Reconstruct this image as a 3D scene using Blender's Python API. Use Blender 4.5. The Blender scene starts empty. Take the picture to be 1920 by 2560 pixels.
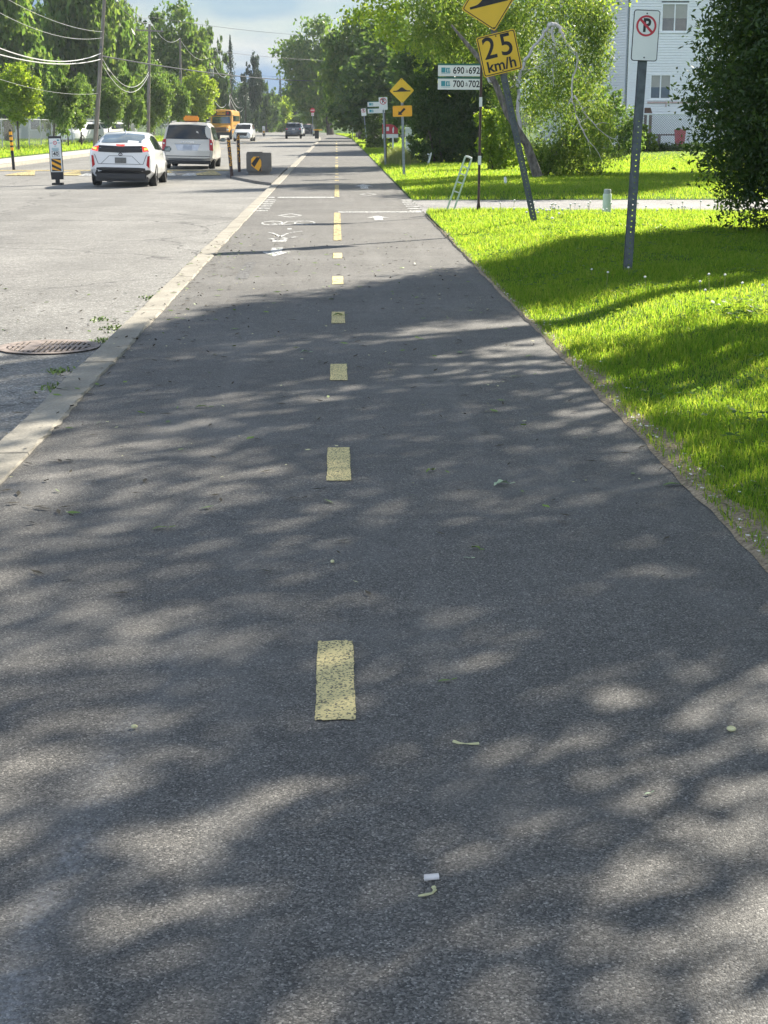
import bpy, bmesh, math, random
import numpy as np
from mathutils import Vector, Matrix, Euler
from mathutils.bvhtree import BVHTree
R = math.radians
sc = bpy.context.scene
COL = sc.collection

# ------------------------------------------------------------------ camera, light, exposure
EYE, FPX = 1.65, 3846.0                       # eye height, focal length in photo pixels
PITCH, YAW = R(14.197), R(1.718)
cam = bpy.data.cameras.new('camera')
cam.sensor_fit = 'VERTICAL'; cam.sensor_height = 24.0; cam.lens = FPX / 2560.0 * 24.0
cam.clip_start = 0.05; cam.clip_end = 3000
camo = bpy.data.objects.new('camera', cam); COL.objects.link(camo)
camo.location = (0, 0, EYE); camo.rotation_euler = (math.pi/2 - PITCH, 0, -YAW)
sc.camera = camo

SUN_AZ, SUN_EL = R(42), R(33)                 # azimuth from +Y towards +X
sd = Vector((math.sin(SUN_AZ)*math.cos(SUN_EL), math.cos(SUN_AZ)*math.cos(SUN_EL), math.sin(SUN_EL)))
sl = bpy.data.lights.new('sun', 'SUN'); sl.energy = 5.0; sl.angle = R(0.53); sl.color = (1.0, 0.93, 0.80)
so = bpy.data.objects.new('sun', sl); COL.objects.link(so)
so.rotation_euler = (-sd).to_track_quat('-Z', 'Y').to_euler(); so.location = (30, 30, 40)

w = bpy.data.worlds.new('World'); sc.world = w; w.use_nodes = True
nt = w.node_tree; nt.nodes.clear()
def wn(t, **k):
    n = nt.nodes.new(t)
    for a, b in k.items(): setattr(n, a, b)
    return n
sky = wn('ShaderNodeTexSky', sky_type='NISHITA', sun_disc=False, sun_elevation=SUN_EL, sun_rotation=SUN_AZ,
         air_density=1.0, dust_density=0.4, ozone_density=3.0)
bg1 = wn('ShaderNodeBackground'); bg1.inputs[1].default_value = 0.038
nt.links.new(sky.outputs[0], bg1.inputs[0])
tc = wn('ShaderNodeTexCoord'); mp = wn('ShaderNodeMapping'); mp.inputs['Scale'].default_value = (1.0, 1.0, 3.4)
nt.links.new(tc.outputs['Generated'], mp.inputs[0])
cn = wn('ShaderNodeTexNoise'); cn.inputs['Scale'].default_value = 5.2; cn.inputs['Detail'].default_value = 7; cn.inputs['Roughness'].default_value = 0.52
nt.links.new(mp.outputs[0], cn.inputs[0])
cr = wn('ShaderNodeValToRGB'); cr.color_ramp.elements[0].position = 0.30; cr.color_ramp.elements[1].position = 0.56
nt.links.new(cn.outputs[0], cr.inputs[0])
cn2 = wn('ShaderNodeTexNoise'); cn2.inputs['Scale'].default_value = 9.0; cn2.inputs['Detail'].default_value = 6
nt.links.new(mp.outputs[0], cn2.inputs[0])
cc = wn('ShaderNodeValToRGB')
cc.color_ramp.elements[0].position = 0.43; cc.color_ramp.elements[0].color = (0.25, 0.46, 0.80, 1)
cc.color_ramp.elements[1].position = 0.58; cc.color_ramp.elements[1].color = (0.98, 0.98, 0.97, 1)
nt.links.new(cn2.outputs[0], cc.inputs[0])
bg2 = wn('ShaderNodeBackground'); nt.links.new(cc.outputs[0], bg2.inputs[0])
# clouds opposite the sun brightened as added fill for camera-facing surfaces; overhead dimmed
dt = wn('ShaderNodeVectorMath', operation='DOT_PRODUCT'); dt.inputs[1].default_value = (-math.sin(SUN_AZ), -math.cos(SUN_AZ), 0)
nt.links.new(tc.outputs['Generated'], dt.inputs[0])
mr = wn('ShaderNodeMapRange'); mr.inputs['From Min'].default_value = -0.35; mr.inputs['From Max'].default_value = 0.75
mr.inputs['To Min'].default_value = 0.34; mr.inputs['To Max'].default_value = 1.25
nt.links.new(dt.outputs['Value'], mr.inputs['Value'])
sp = wn('ShaderNodeSeparateXYZ'); nt.links.new(tc.outputs['Generated'], sp.inputs[0])
mz = wn('ShaderNodeMapRange'); mz.inputs['From Min'].default_value = 0.25; mz.inputs['From Max'].default_value = 0.7
mz.inputs['To Min'].default_value = 1.0; mz.inputs['To Max'].default_value = 0.42
nt.links.new(sp.outputs[2], mz.inputs['Value'])
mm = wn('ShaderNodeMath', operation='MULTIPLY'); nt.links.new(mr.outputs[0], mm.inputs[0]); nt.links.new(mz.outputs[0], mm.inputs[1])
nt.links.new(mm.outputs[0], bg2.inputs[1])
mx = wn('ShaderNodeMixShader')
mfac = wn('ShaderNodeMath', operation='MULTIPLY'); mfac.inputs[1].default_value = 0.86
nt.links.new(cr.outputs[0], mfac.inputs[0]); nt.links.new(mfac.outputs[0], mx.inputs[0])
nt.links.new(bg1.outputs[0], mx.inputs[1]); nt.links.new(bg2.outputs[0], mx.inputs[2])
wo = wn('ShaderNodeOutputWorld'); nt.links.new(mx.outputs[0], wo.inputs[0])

sc.view_settings.view_transform = 'Standard'; sc.view_settings.look = 'None'
sc.view_settings.exposure = 1.35; sc.view_settings.gamma = 1.0

# ------------------------------------------------------------------ helpers
_c, _s = math.cos, math.sin
FW = Vector((_s(YAW)*_c(PITCH), _c(YAW)*_c(PITCH), -_s(PITCH)))
RT = Vector((_c(YAW), -_s(YAW), 0)); UP = Vector((_s(YAW)*_s(PITCH), _c(YAW)*_s(PITCH), _c(PITCH)))
def at(u, v, Y):
    """photo pixel -> point at distance Y down the street"""
    r = FW + RT*((u-960)/FPX) + UP*((1280-v)/FPX); t = Y/r.y
    return Vector((r.x*t, Y, EYE + r.z*t))
def bend(y):                                   # the street bends gently left far away
    return -1.2*((y-150)/67.0)**2 if y > 150 else 0.0
def lerp(a, b, t): return a+(b-a)*t
def sstep(a, b, x):
    t = min(1, max(0, (x-a)/(b-a))); return t*t*(3-2*t)

def tag(o, label=None, cat=None, group=None, kind=None):
    if label: o['label'] = label
    if cat: o['category'] = cat
    if group: o['group'] = group
    if kind: o['kind'] = kind
    return o
def empty(name, loc, rot=(0, 0, 0)):
    o = bpy.data.objects.new(name, None); COL.objects.link(o)
    o.location = loc; o.rotation_euler = rot; o.empty_display_size = 0.3
    return o
def thing(name, label, cat, loc=(0, 0, 0), rot=(0, 0, 0), group=None):
    return tag(empty(name, loc, rot), label, cat, group)
def link(name, me, parent=None, mats=()):
    o = bpy.data.objects.new(name, me); COL.objects.link(o)
    for m in mats: me.materials.append(m)
    if parent: o.parent = parent
    return o
def kids(o): return [c for c in bpy.data.objects if c.parent == o]
def copy_tree(o, parent=None):
    c = o.copy(); COL.objects.link(c); c.parent = parent
    for ch in kids(o): copy_tree(ch, c)
    return c

class MB:
    def __init__(s): s.v = []; s.f = []; s.m = []
    def add(s, vs, fs, mi=0, M=None):
        b = len(s.v)
        for p in vs:
            p = Vector(p)
            s.v.append(tuple(M @ p) if M else tuple(p))
        for f in fs: s.f.append([b+i for i in f]); s.m.append(mi)
    def box(s, c, d, mi=0, M=None, bev=0.0):
        x, y, z = d[0]/2, d[1]/2, d[2]/2
        if bev <= 0:
            vs = [(c[0]+a*x, c[1]+b*y, c[2]+e*z) for a in (-1, 1) for b in (-1, 1) for e in (-1, 1)]
            s.add(vs, [(0, 1, 3, 2), (4, 6, 7, 5), (0, 4, 5, 1), (2, 3, 7, 6), (0, 2, 6, 4), (1, 5, 7, 3)], mi, M)
        else:
            bm = bmesh.new(); bmesh.ops.create_cube(bm, size=1)
            bmesh.ops.scale(bm, vec=d, verts=bm.verts)
            bmesh.ops.bevel(bm, geom=bm.edges[:], offset=bev, segments=2, affect='EDGES')
            bmesh.ops.translate(bm, vec=c, verts=bm.verts)
            s.bm(bm, mi, M)
    def bm(s, bm, mi=0, M=None):
        bm.verts.index_update()
        s.add([v.co.copy() for v in bm.verts], [[v.index for v in f.verts] for f in bm.faces], mi, M); bm.free()
    def tube(s, pts, rad, n=8, mi=0, cap=True):
        pts = [Vector(p) for p in pts]
        if not hasattr(rad, '__len__'): rad = [rad]*len(pts)
        rings = []; ref = Vector((0.13, 0.97, 0.2))
        b = len(s.v)
        for i, p in enumerate(pts):
            t = (pts[min(i+1, len(pts)-1)] - pts[max(i-1, 0)])
            t = t.normalized() if t.length > 1e-9 else Vector((0, 0, 1))
            a = t.cross(ref)
            if a.length < 1e-3: a = t.cross(Vector((1, 0, 0)))
            a.normalize(); c = t.cross(a)
            for k in range(n):
                q = 2*math.pi*k/n
                s.v.append(tuple(p + (a*math.cos(q) + c*math.sin(q))*rad[i]))
        for i in range(len(pts)-1):
            for k in range(n):
                s.f.append([b+i*n+k, b+i*n+(k+1) % n, b+(i+1)*n+(k+1) % n, b+(i+1)*n+k]); s.m.append(mi)
        if cap:
            s.f.append([b+k for k in range(n)]); s.m.append(mi)
            e = b+(len(pts)-1)*n
            s.f.append([e+k for k in reversed(range(n))]); s.m.append(mi)
    def prism(s, poly, y0, y1, mi=0, M=None, axis='y'):
        """poly in (x,z), extruded along y"""
        n = len(poly)
        if axis == 'y': vs = [(x, y0, z) for x, z in poly] + [(x, y1, z) for x, z in poly]
        elif axis == 'z': vs = [(x, y, y0) for x, y in poly] + [(x, y, y1) for x, y in poly]
        else: vs = [(y0, x, z) for x, z in poly] + [(y1, x, z) for x, z in poly]
        fs = [list(range(n)), list(reversed(range(n, 2*n)))] + [(i, i+n, (i+1) % n+n, (i+1) % n) for i in range(n)]
        s.add(vs, fs, mi, M)
    def sheet(s, poly, y, mi=0):
        s.add([(x, y, z) for x, z in poly], [list(range(len(poly)))], mi)
    def ring(s, cx, cz, ro, ri, y, mi=0, n=40, sx=1.0):
        vs = []
        for k in range(n):
            q = 2*math.pi*k/n
            vs += [(cx+math.cos(q)*ro*sx, y, cz+math.sin(q)*ro), (cx+math.cos(q)*ri*sx, y, cz+math.sin(q)*ri)]
        s.add(vs, [(2*k, 2*((k+1) % n), 2*((k+1) % n)+1, 2*k+1) for k in range(n)], mi)
    def text(s, body, x, z, size, y, mi=0, align='CENTER', sx=1.0, bold=0.0, M=None):
        cu = bpy.data.curves.new('t', 'FONT'); cu.body = body; cu.size = size; cu.align_x = align; cu.align_y = 'CENTER'
        cu.offset = bold; cu.resolution_u = 4
        o = bpy.data.objects.new('t', cu); COL.objects.link(o)
        me = bpy.data.meshes.new_from_object(o)
        vs = [(x+v.co.x*sx, y, z+v.co.y) for v in me.vertices]; fs = [list(p.vertices) for p in me.polygons]
        bpy.data.objects.remove(o); bpy.data.curves.remove(cu); bpy.data.meshes.remove(me)
        s.add(vs, fs, mi, M)
    def build(s, name, mats, parent=None, smooth=False, loc=None, rot=None):
        if not isinstance(mats, (list, tuple)): mats = [mats]
        me = bpy.data.meshes.new(name); me.from_pydata(s.v, [], s.f)
        for m in mats: me.materials.append(m)
        me.polygons.foreach_set('material_index', s.m)
        bm = bmesh.new(); bm.from_mesh(me); bmesh.ops.recalc_face_normals(bm, faces=bm.faces); bm.to_mesh(me); bm.free()
        if smooth:
            me.polygons.foreach_set('use_smooth', [True]*len(me.polygons)); me.set_sharp_from_angle(angle=R(smooth if smooth is not True else 38))
        me.update()
        o = link(name, me, parent)
        if loc is not None: o.location = loc
        if rot is not None: o.rotation_euler = rot
        return o

def np_mesh(name, V, F, mat):
    """V (n,3), F (m,k) uniform polygons"""
    me = bpy.data.meshes.new(name); V = np.ascontiguousarray(V, np.float32); F = np.ascontiguousarray(F, np.int32)
    me.vertices.add(len(V)); me.vertices.foreach_set('co', V.ravel())
    k = F.shape[1]; me.loops.add(F.size); me.loops.foreach_set('vertex_index', F.ravel())
    me.polygons.add(len(F)); me.polygons.foreach_set('loop_start', np.arange(0, F.size, k, dtype=np.int32))
    me.update(calc_edges=True); me.materials.append(mat)
    return me

# ------------------------------------------------------------------ materials
class NT:
    def __init__(s, name):
        s.mat = bpy.data.materials.new(name); s.mat.use_nodes = True; s.t = s.mat.node_tree; s.t.nodes.clear()
        s.out = s.n('ShaderNodeOutputMaterial')
    def n(s, t, _in=None, **k):
        n = s.t.nodes.new(t)
        for a, b in k.items(): setattr(n, a, b)
        if _in:
            for a, b in _in.items():
                if isinstance(b, bpy.types.NodeSocket): s.t.links.new(b, n.inputs[a])
                else: n.inputs[a].default_value = b
        return n
    def coord(s, which='Object', scale=None):
        c = s.n('ShaderNodeTexCoord').outputs[which]
        if scale: c = s.n('ShaderNodeMapping', {0: c, 'Scale': scale}).outputs[0]
        return c
    def noise(s, vec, scale, detail=4, rough=0.55):
        return s.n('ShaderNodeTexNoise', {'Vector': vec, 'Scale': scale, 'Detail': detail, 'Roughness': rough}).outputs[0]
    def ramp(s, fac, stops):
        n = s.n('ShaderNodeValToRGB', {0: fac}); e = n.color_ramp.elements
        while len(e) < len(stops): e.new(0.5)
        for i, (p, c) in enumerate(stops):
            e[i].position = p; e[i].color = (c, c, c, 1) if not hasattr(c, '__len__') else (*c, 1)
        return n.outputs[0]
    def math(s, op, a, b=0.0): return s.n('ShaderNodeMath', {0: a, 1: b}, operation=op).outputs[0]
    def mix(s, fac, a, b, blend='MIX'):
        n = s.n('ShaderNodeMix', data_type='RGBA', blend_type=blend)
        for i, v in ((0, fac), (6, a), (7, b)):
            if isinstance(v, bpy.types.NodeSocket): s.t.links.new(v, n.inputs[i])
            else: n.inputs[i].default_value = v if i == 0 else (*v, 1)
        return n.outputs[2]
    def pbr(s, color, rough=0.6, metal=0.0, spec=0.5, bump=None, bstr=0.3, bdist=0.01, **extra):
        p = s.n('ShaderNodeBsdfPrincipled')
        def setv(k, v):
            if isinstance(v, bpy.types.NodeSocket): s.t.links.new(v, p.inputs[k])
            else: p.inputs[k].default_value = (*v, 1) if hasattr(v, '__len__') and len(v) == 3 else v
        setv('Base Color', color); setv('Roughness', rough); setv('Metallic', metal); setv('Specular IOR Level', spec)
        for k, v in extra.items(): setv(k.replace('_', ' '), v)
        if bump is not None:
            b = s.n('ShaderNodeBump', {'Height': bump, 'Strength': bstr, 'Distance': bdist})
            s.t.links.new(b.outputs[0], p.inputs['Normal'])
        s.t.links.new(p.outputs[0], s.out.inputs[0]); return s.mat

def plain(name, color, rough=0.5, metal=0.0, var=0.12, scale=6.0, spec=0.5, **ex):
    t = NT(name); co = t.coord()
    n = t.noise(co, scale, 5)
    lo = tuple(c*(1-var) for c in color); hi = tuple(min(1, c*(1+var)) for c in color)
    col = t.ramp(n, [(0.3, lo), (0.7, hi)])
    return t.pbr(col, rough, metal, spec, **ex)
def emis(name, color, strength, base=None):
    t = NT(name); return t.pbr(base or color, 0.3, 0, 0.5, Emission_Color=color, Emission_Strength=strength)

def leafmat(name, cols, trans, mixf=0.5, rough=0.45, cs=0.35):
    t = NT(name)
    rnd = t.n('ShaderNodeNewGeometry').outputs['Random Per Island']
    n = t.noise(t.coord(), cs, 3)
    f = t.math('ADD', t.math('MULTIPLY', rnd, 0.62), t.math('MULTIPLY', n, 0.40))
    c1 = t.ramp(f, [(0.1, cols[0]), (0.5, cols[1]), (0.9, cols[2])])
    c2 = t.ramp(f, [(0.1, trans[0]), (0.5, trans[1]), (0.9, trans[2])])
    p = t.n('ShaderNodeBsdfPrincipled', {'Base Color': c1, 'Roughness': rough, 'Specular IOR Level': 0.3})
    tr = t.n('ShaderNodeBsdfTranslucent', {'Color': c2})
    m = t.n('ShaderNodeMixShader', {0: mixf, 1: p.outputs[0], 2: tr.outputs[0]})
    t.t.links.new(m.outputs[0], t.out.inputs[0]); return t.mat

def asphalt(name, dark, light, grain, fine=True, dust=None, rough=0.68):
    t = NT(name); co = t.coord()
    vor = t.n('ShaderNodeTexVoronoi', {'Vector': co, 'Scale': grain, 'Randomness': 1.0}, feature='F1')
    grains = t.n('ShaderNodeSeparateColor', {0: vor.outputs['Color']}).outputs[0]
    g = t.ramp(grains, [(0.0, dark), (0.55, tuple(lerp(a, b, .45) for a, b in zip(dark, light))), (0.93, light), (1.0, tuple(min(.5, c*1.7) for c in light))])
    big = t.noise(co, 0.55, 5, 0.6)
    med = t.noise(co, 7.0, 4, 0.6)
    col = t.mix(1.0, g, t.ramp(big, [(0.25, 0.78), (0.75, 1.22)]), 'MULTIPLY')
    col = t.mix(0.8, col, t.ramp(med, [(0.25, 0.80), (0.75, 1.18)]), 'MULTIPLY')
    if not dust:
        sep0 = t.n('ShaderNodeSeparateXYZ', {0: co})
        tr = t.noise(t.coord('Object', (0.55, 0.012, 1)), 1.0, 3); col = t.mix(0.55, col, t.ramp(tr, [(0.35, 0.72), (0.65, 1.15)]), 'MULTIPLY')
        stn = t.noise(co, 0.23, 6, 0.7); col = t.mix(t.math('MULTIPLY', t.ramp(stn, [(0.58, 0.0), (0.68, 1.0)]), 0.45), col, (0.07, 0.068, 0.065))
        wv = t.n('ShaderNodeVectorMath', {0: co, 1: t.n('ShaderNodeVectorMath', {0: t.n('ShaderNodeTexNoise', {'Vector': co, 'Scale': 1.3, 'Detail': 4}).outputs[1], 'Scale': 0.7}, operation='SCALE').outputs[0]}, operation='ADD').outputs[0]
        ck = t.n('ShaderNodeTexVoronoi', {'Vector': wv, 'Scale': 0.16}, feature='DISTANCE_TO_EDGE').outputs[0]
        col = t.mix(t.ramp(ck, [(0.0, 0.8), (0.0032, 0.0)]), col, (0.03, 0.03, 0.03))
    if dust:
        st = t.noise(t.coord('Object', (3.2, 0.16, 1)), 1.0, 5, 0.6)
        col = t.mix(t.math('MULTIPLY', t.ramp(st, [(0.52, 0.0), (0.72, 1.0)]), dust), col, (0.30, 0.29, 0.27))
        # pale scuffed tyre curve on the near left of the path
        sep = t.n('ShaderNodeSeparateXYZ', {0: co}); X, Y = sep.outputs[0], sep.outputs[1]
        cx = t.math('ADD', -0.67, t.math('MULTIPLY', t.math('POWER', t.math('ABSOLUTE', t.math('SUBTRACT', Y, 2.7)), 2.0), 0.03))
        d = t.math('ABSOLUTE', t.math('SUBTRACT', X, t.math('ADD', cx, t.math('MULTIPLY', t.noise(co, 3.0, 3), 0.05))))
        line = t.ramp(d, [(0.0, 0.75), (0.03, 0.55), (0.10, 0.0)])
        fade = t.ramp(t.math('MULTIPLY', Y, 0.1), [(0.27, 1.0), (0.52, 0.0)])
        gr2 = t.ramp(t.noise(co, 60, 3), [(0.35, 0.1), (0.62, 1.0)])
        wv = t.n('ShaderNodeVectorMath', {0: co, 1: t.n('ShaderNodeVectorMath', {0: t.n('ShaderNodeTexNoise', {'Vector': co, 'Scale': 2.0, 'Detail': 4}).outputs[1], 'Scale': 0.5}, operation='SCALE').outputs[0]}, operation='ADD').outputs[0]
        sm = t.noise(co, 0.8, 6, 0.7); col = t.mix(t.math('MULTIPLY', t.ramp(sm, [(0.50, 0.0), (0.66, 1.0)]), 0.35), col, (0.21, 0.205, 0.195))
        col = t.mix(t.math('MULTIPLY', t.math('MULTIPLY', line, fade), t.math('MULTIPLY', t.math('MULTIPLY', gr2, t.ramp(t.noise(co, 5.0, 5, 0.7), [(0.38, 0.15), (0.66, 1.0)])), 0.85)), col, (0.42, 0.43, 0.45))
    h = t.math('SUBTRACT', 1.0, vor.outputs['Distance'])
    h2 = t.math('ADD', h, t.math('MULTIPLY', t.noise(co, grain*0.28, 3), 0.9))
    return t.pbr(col, rough, 0, 0.5, bump=h2, bstr=0.6, bdist=0.5/grain)

M = {}
M['path'] = asphalt('path_asphalt', (0.048, 0.0462, 0.044), (0.222, 0.210, 0.192), 210, dust=0.22)
M['road'] = asphalt('road_asphalt', (0.13, 0.126, 0.118), (0.325, 0.312, 0.287), 80)
M['drive'] = asphalt('drive_asphalt', (0.18, 0.175, 0.17), (0.40, 0.385, 0.37), 55)
M['patch'] = asphalt('patch_asphalt', (0.06, 0.06, 0.06), (0.18, 0.175, 0.17), 60)

def concrete(name, col, joints=0.0):
    t = NT(name); co = t.coord()
    n = t.noise(co, 2.2, 6, 0.65); f = t.noise(co, 60, 3)
    c = t.ramp(n, [(0.25, tuple(x*0.72 for x in col)), (0.75, tuple(x*1.18 for x in col))])
    c = t.mix(0.7, c, t.ramp(f, [(0.3, 0.75), (0.7, 1.2)]), 'MULTIPLY')
    if joints:
        y = t.n('ShaderNodeSeparateXYZ', {0: co}).outputs[1]
        fr = t.math('ABSOLUTE', t.math('SUBTRACT', t.math('FRACT', t.math('DIVIDE', y, joints)), 0.5))
        c = t.mix(t.ramp(fr, [(0.0, 1.0), (0.006, 0.0)]), c, (0.05, 0.05, 0.045))
    return t.pbr(c, 0.9, 0, 0.3, bump=f, bstr=0.4, bdist=0.01)
M['kerb'] = concrete('kerb_concrete', (0.37, 0.343, 0.29), 3.1)
M['walk'] = concrete('sidewalk_concrete', (0.50, 0.47, 0.42), 1.5)
M['planter'] = concrete('planter_concrete', (0.17, 0.16, 0.145))

def paint(name, col, wear=0.5, under=(0.06, 0.06, 0.06), vs=105):
    t = NT(name); co = t.coord()
    vor = t.n('ShaderNodeTexVoronoi', {'Vector': co, 'Scale': vs})
    rc = t.n('ShaderNodeSeparateColor', {0: vor.outputs['Color']}).outputs[1]
    n = t.noise(co, 9, 5, 0.7)
    k = t.math('ADD', t.math('MULTIPLY', rc, 0.80), t.math('MULTIPLY', n, 0.45))
    f = t.ramp(k, [(0.28+wear*0.22, 1.0), (0.36+wear*0.28, 0.0)])
    c = t.mix(f, t.mix(rc, tuple(x*0.80 for x in col), col), under)
    h = t.math('SUBTRACT', 1.0, vor.outputs['Distance'])
    return t.pbr(c, 0.75, 0, 0.35, bump=h, bstr=0.7, bdist=0.5/vs)
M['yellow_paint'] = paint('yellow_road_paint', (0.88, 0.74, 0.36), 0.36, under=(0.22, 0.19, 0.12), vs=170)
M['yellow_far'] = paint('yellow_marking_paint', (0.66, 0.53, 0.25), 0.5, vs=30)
M['white_paint'] = paint('white_road_paint', (0.70, 0.70, 0.68), 0.50, vs=40)
M['white_worn'] = paint('worn_white_paint', (0.66, 0.66, 0.64), 0.62, vs=30)

def soil(name, a, b, sc_=14):
    t = NT(name); co = t.coord(); n = t.noise(co, sc_, 6, 0.65); m = t.noise(co, 1.3, 4)
    c = t.ramp(n, [(0.3, a), (0.7, b)]); c = t.mix(0.6, c, t.ramp(m, [(0.3, 0.7), (0.7, 1.25)]), 'MULTIPLY')
    return t.pbr(c, 0.95, 0, 0.2, bump=n, bstr=0.6, bdist=0.02)
M['soil'] = soil('sandy_soil', (0.13, 0.10, 0.07), (0.50, 0.41, 0.29), 45)
M['turf'] = soil('lawn_ground', (0.035, 0.075, 0.012), (0.085, 0.16, 0.025), 9)
M['grass'] = leafmat('grass_blades', ((0.04, 0.10, 0.012), (0.075, 0.175, 0.02), (0.19, 0.23, 0.05)),
                     ((0.21, 0.42, 0.026), (0.42, 0.62, 0.035), (0.74, 0.76, 0.11)), 0.62, 0.5, 1.3)
M['drygrass'] = leafmat('tall_grass_blades', ((0.10, 0.14, 0.04), (0.16, 0.19, 0.06), (0.26, 0.24, 0.10)),
                     ((0.2, 0.28, 0.05), (0.3, 0.36, 0.08), (0.4, 0.38, 0.14)), 0.5)
M['leaf_mid'] = leafmat('leaves_mid_green', ((0.038, 0.080, 0.016), (0.070, 0.125, 0.024), (0.12, 0.17, 0.034)),
                     ((0.12, 0.25, 0.035), (0.23, 0.38, 0.055), (0.38, 0.48, 0.09)), 0.5)
M['leaf_dark'] = leafmat('leaves_dark_green', ((0.026, 0.060, 0.020), (0.045, 0.090, 0.026), (0.075, 0.12, 0.032)),
                     ((0.08, 0.16, 0.025), (0.15, 0.26, 0.035), (0.24, 0.34, 0.05)), 0.45)
M['leaf_bright'] = leafmat('leaves_yellow_green', ((0.06, 0.11, 0.012), (0.10, 0.16, 0.018), (0.16, 0.21, 0.03)),
                     ((0.24, 0.40, 0.022), (0.42, 0.58, 0.035), (0.62, 0.70, 0.07)), 0.62, cs=0.9)
M['leaf_cedar'] = leafmat('cedar_foliage', ((0.020, 0.044, 0.014), (0.036, 0.070, 0.020), (0.065, 0.10, 0.026)),
                     ((0.06, 0.12, 0.015), (0.11, 0.19, 0.022), (0.20, 0.27, 0.03)), 0.36)
M['leaf_spruce'] = leafmat('spruce_needles', ((0.016, 0.036, 0.022), (0.026, 0.052, 0.030), (0.045, 0.070, 0.036)),
                     ((0.03, 0.06, 0.03), (0.05, 0.09, 0.04), (0.08, 0.12, 0.05)), 0.28)
M['leaf_weep'] = leafmat('weeping_leaves', ((0.045, 0.080, 0.022), (0.08, 0.12, 0.032), (0.15, 0.18, 0.06)),
                     ((0.12, 0.24, 0.035), (0.27, 0.42, 0.05), (0.58, 0.65, 0.10)), 0.56, cs=1.1)
def bark(name, a, b, s=(8, 8, 1.6)):
    t = NT(name); n = t.noise(t.coord('Object', s), 1.4, 6, 0.65)
    return t.pbr(t.ramp(n, [(0.32, a), (0.68, b)]), 0.92, 0, 0.2, bump=n, bstr=0.8, bdist=0.03)
M['bark'] = bark('brown_bark', (0.045, 0.035, 0.028), (0.13, 0.105, 0.085))
M['birch'] = bark('pale_birch_bark', (0.30, 0.27, 0.26), (0.74, 0.70, 0.69), (5, 5, 3))
M['birch_grey'] = bark('grey_mottled_bark', (0.06, 0.05, 0.045), (0.24, 0.215, 0.19), (6, 6, 2.5))
M['wood_pole'] = bark('weathered_pole_wood', (0.13, 0.115, 0.10), (0.30, 0.27, 0.24), (14, 14, 0.7))
M['galv'] = plain('galvanised_steel', (0.25, 0.28, 0.30), 0.50, 0.55, 0.25, 12)
M['galv_dark'] = plain('dark_weathered_steel', (0.10, 0.115, 0.125), 0.55, 0.45, 0.3, 14)
M['brown_post'] = plain('brown_painted_post', (0.050, 0.026, 0.022), 0.45, 0.1, 0.25, 10)
M['sign_yellow'] = plain('sign_yellow_sheet', (0.80, 0.50, 0.02), 0.42, 0, 0.07, 3)
M['sign_amber'] = plain('amber_sheet', (0.85, 0.40, 0.01), 0.42, 0, 0.06, 3)
M['sign_black'] = plain('sign_black_ink', (0.012, 0.012, 0.013), 0.5, 0, 0.2, 5)
M['sign_white'] = plain('sign_white_sheet', (0.74, 0.75, 0.72), 0.4, 0, 0.05, 3)
M['sign_red'] = plain('sign_red_ink', (0.52, 0.025, 0.045), 0.4, 0, 0.1, 3)
M['sign_teal'] = plain('teal_ink', (0.03, 0.27, 0.32), 0.4, 0, 0.15, 3)
M['sign_green'] = plain('green_strip', (0.015, 0.12, 0.085), 0.4, 0, 0.1, 3)
M['alu'] = plain('aluminium_back', (0.45, 0.45, 0.46), 0.4, 0.8, 0.1, 5)
M['white_plastic'] = plain('white_plastic', (0.72, 0.76, 0.70), 0.45, 0, 0.08, 4)
M['green_plastic'] = plain('pale_green_plastic', (0.56, 0.66, 0.50), 0.45, 0, 0.1, 4)
M['grey_plastic'] = plain('grey_plastic', (0.34, 0.37, 0.35), 0.5, 0, 0.1, 4)
M['black_rubber'] = plain('black_rubber', (0.015, 0.015, 0.016), 0.7, 0, 0.2, 8)
M['white_car'] = plain('white_car_paint', (0.80, 0.80, 0.80), 0.22, 0, 0.02, 1, Coat_Weight=0.6)
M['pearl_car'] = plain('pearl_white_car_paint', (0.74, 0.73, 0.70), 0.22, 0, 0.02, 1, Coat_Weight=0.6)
M['beige_car'] = plain('beige_car_paint', (0.66, 0.61, 0.53), 0.28, 0.08, 0.03, 1, Coat_Weight=0.5)
M['navy_car'] = plain('dark_blue_car_paint', (0.018, 0.020, 0.035), 0.2, 0.1, 0.1, 1, Coat_Weight=0.8)
M['bus_yellow'] = plain('school_bus_yellow', (0.66, 0.31, 0.035), 0.35, 0, 0.05, 1, Coat_Weight=0.3)
M['car_glass'] = plain('dark_car_glass', (0.012, 0.016, 0.020), 0.06, 0, 0.1, 1, spec=0.8)
M['sky_glass'] = plain('reflecting_car_glass', (0.10, 0.13, 0.14), 0.05, 0.65, 0.2, 2, spec=0.9)
M['bright_glass'] = plain('sky_reflecting_rear_glass', (0.42, 0.50, 0.52), 0.06, 0.75, 0.35, 1.6, spec=0.9)
M['black_trim'] = plain('black_car_trim', (0.014, 0.014, 0.016), 0.4, 0, 0.1, 4)
M['seam'] = plain('dark_panel_gap', (0.03, 0.03, 0.035), 0.7)
M['chrome'] = plain('chrome', (0.62, 0.63, 0.65), 0.15, 1.0, 0.05, 3)
M['rim'] = plain('alloy_rim', (0.45, 0.45, 0.46), 0.3, 0.8, 0.1, 5)
M['red_lens'] = plain('red_lens', (0.42, 0.012, 0.02), 0.15, 0, 0.1, 6)
M['brake'] = emis('lit_brake_lamp', (1.0, 0.06, 0.03), 0.45, (0.5, 0.02, 0.02))
M['brake_hot'] = emis('lit_amber_bulb', (1.0, 0.42, 0.08), 0.9, (0.6, 0.2, 0.02))
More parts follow.
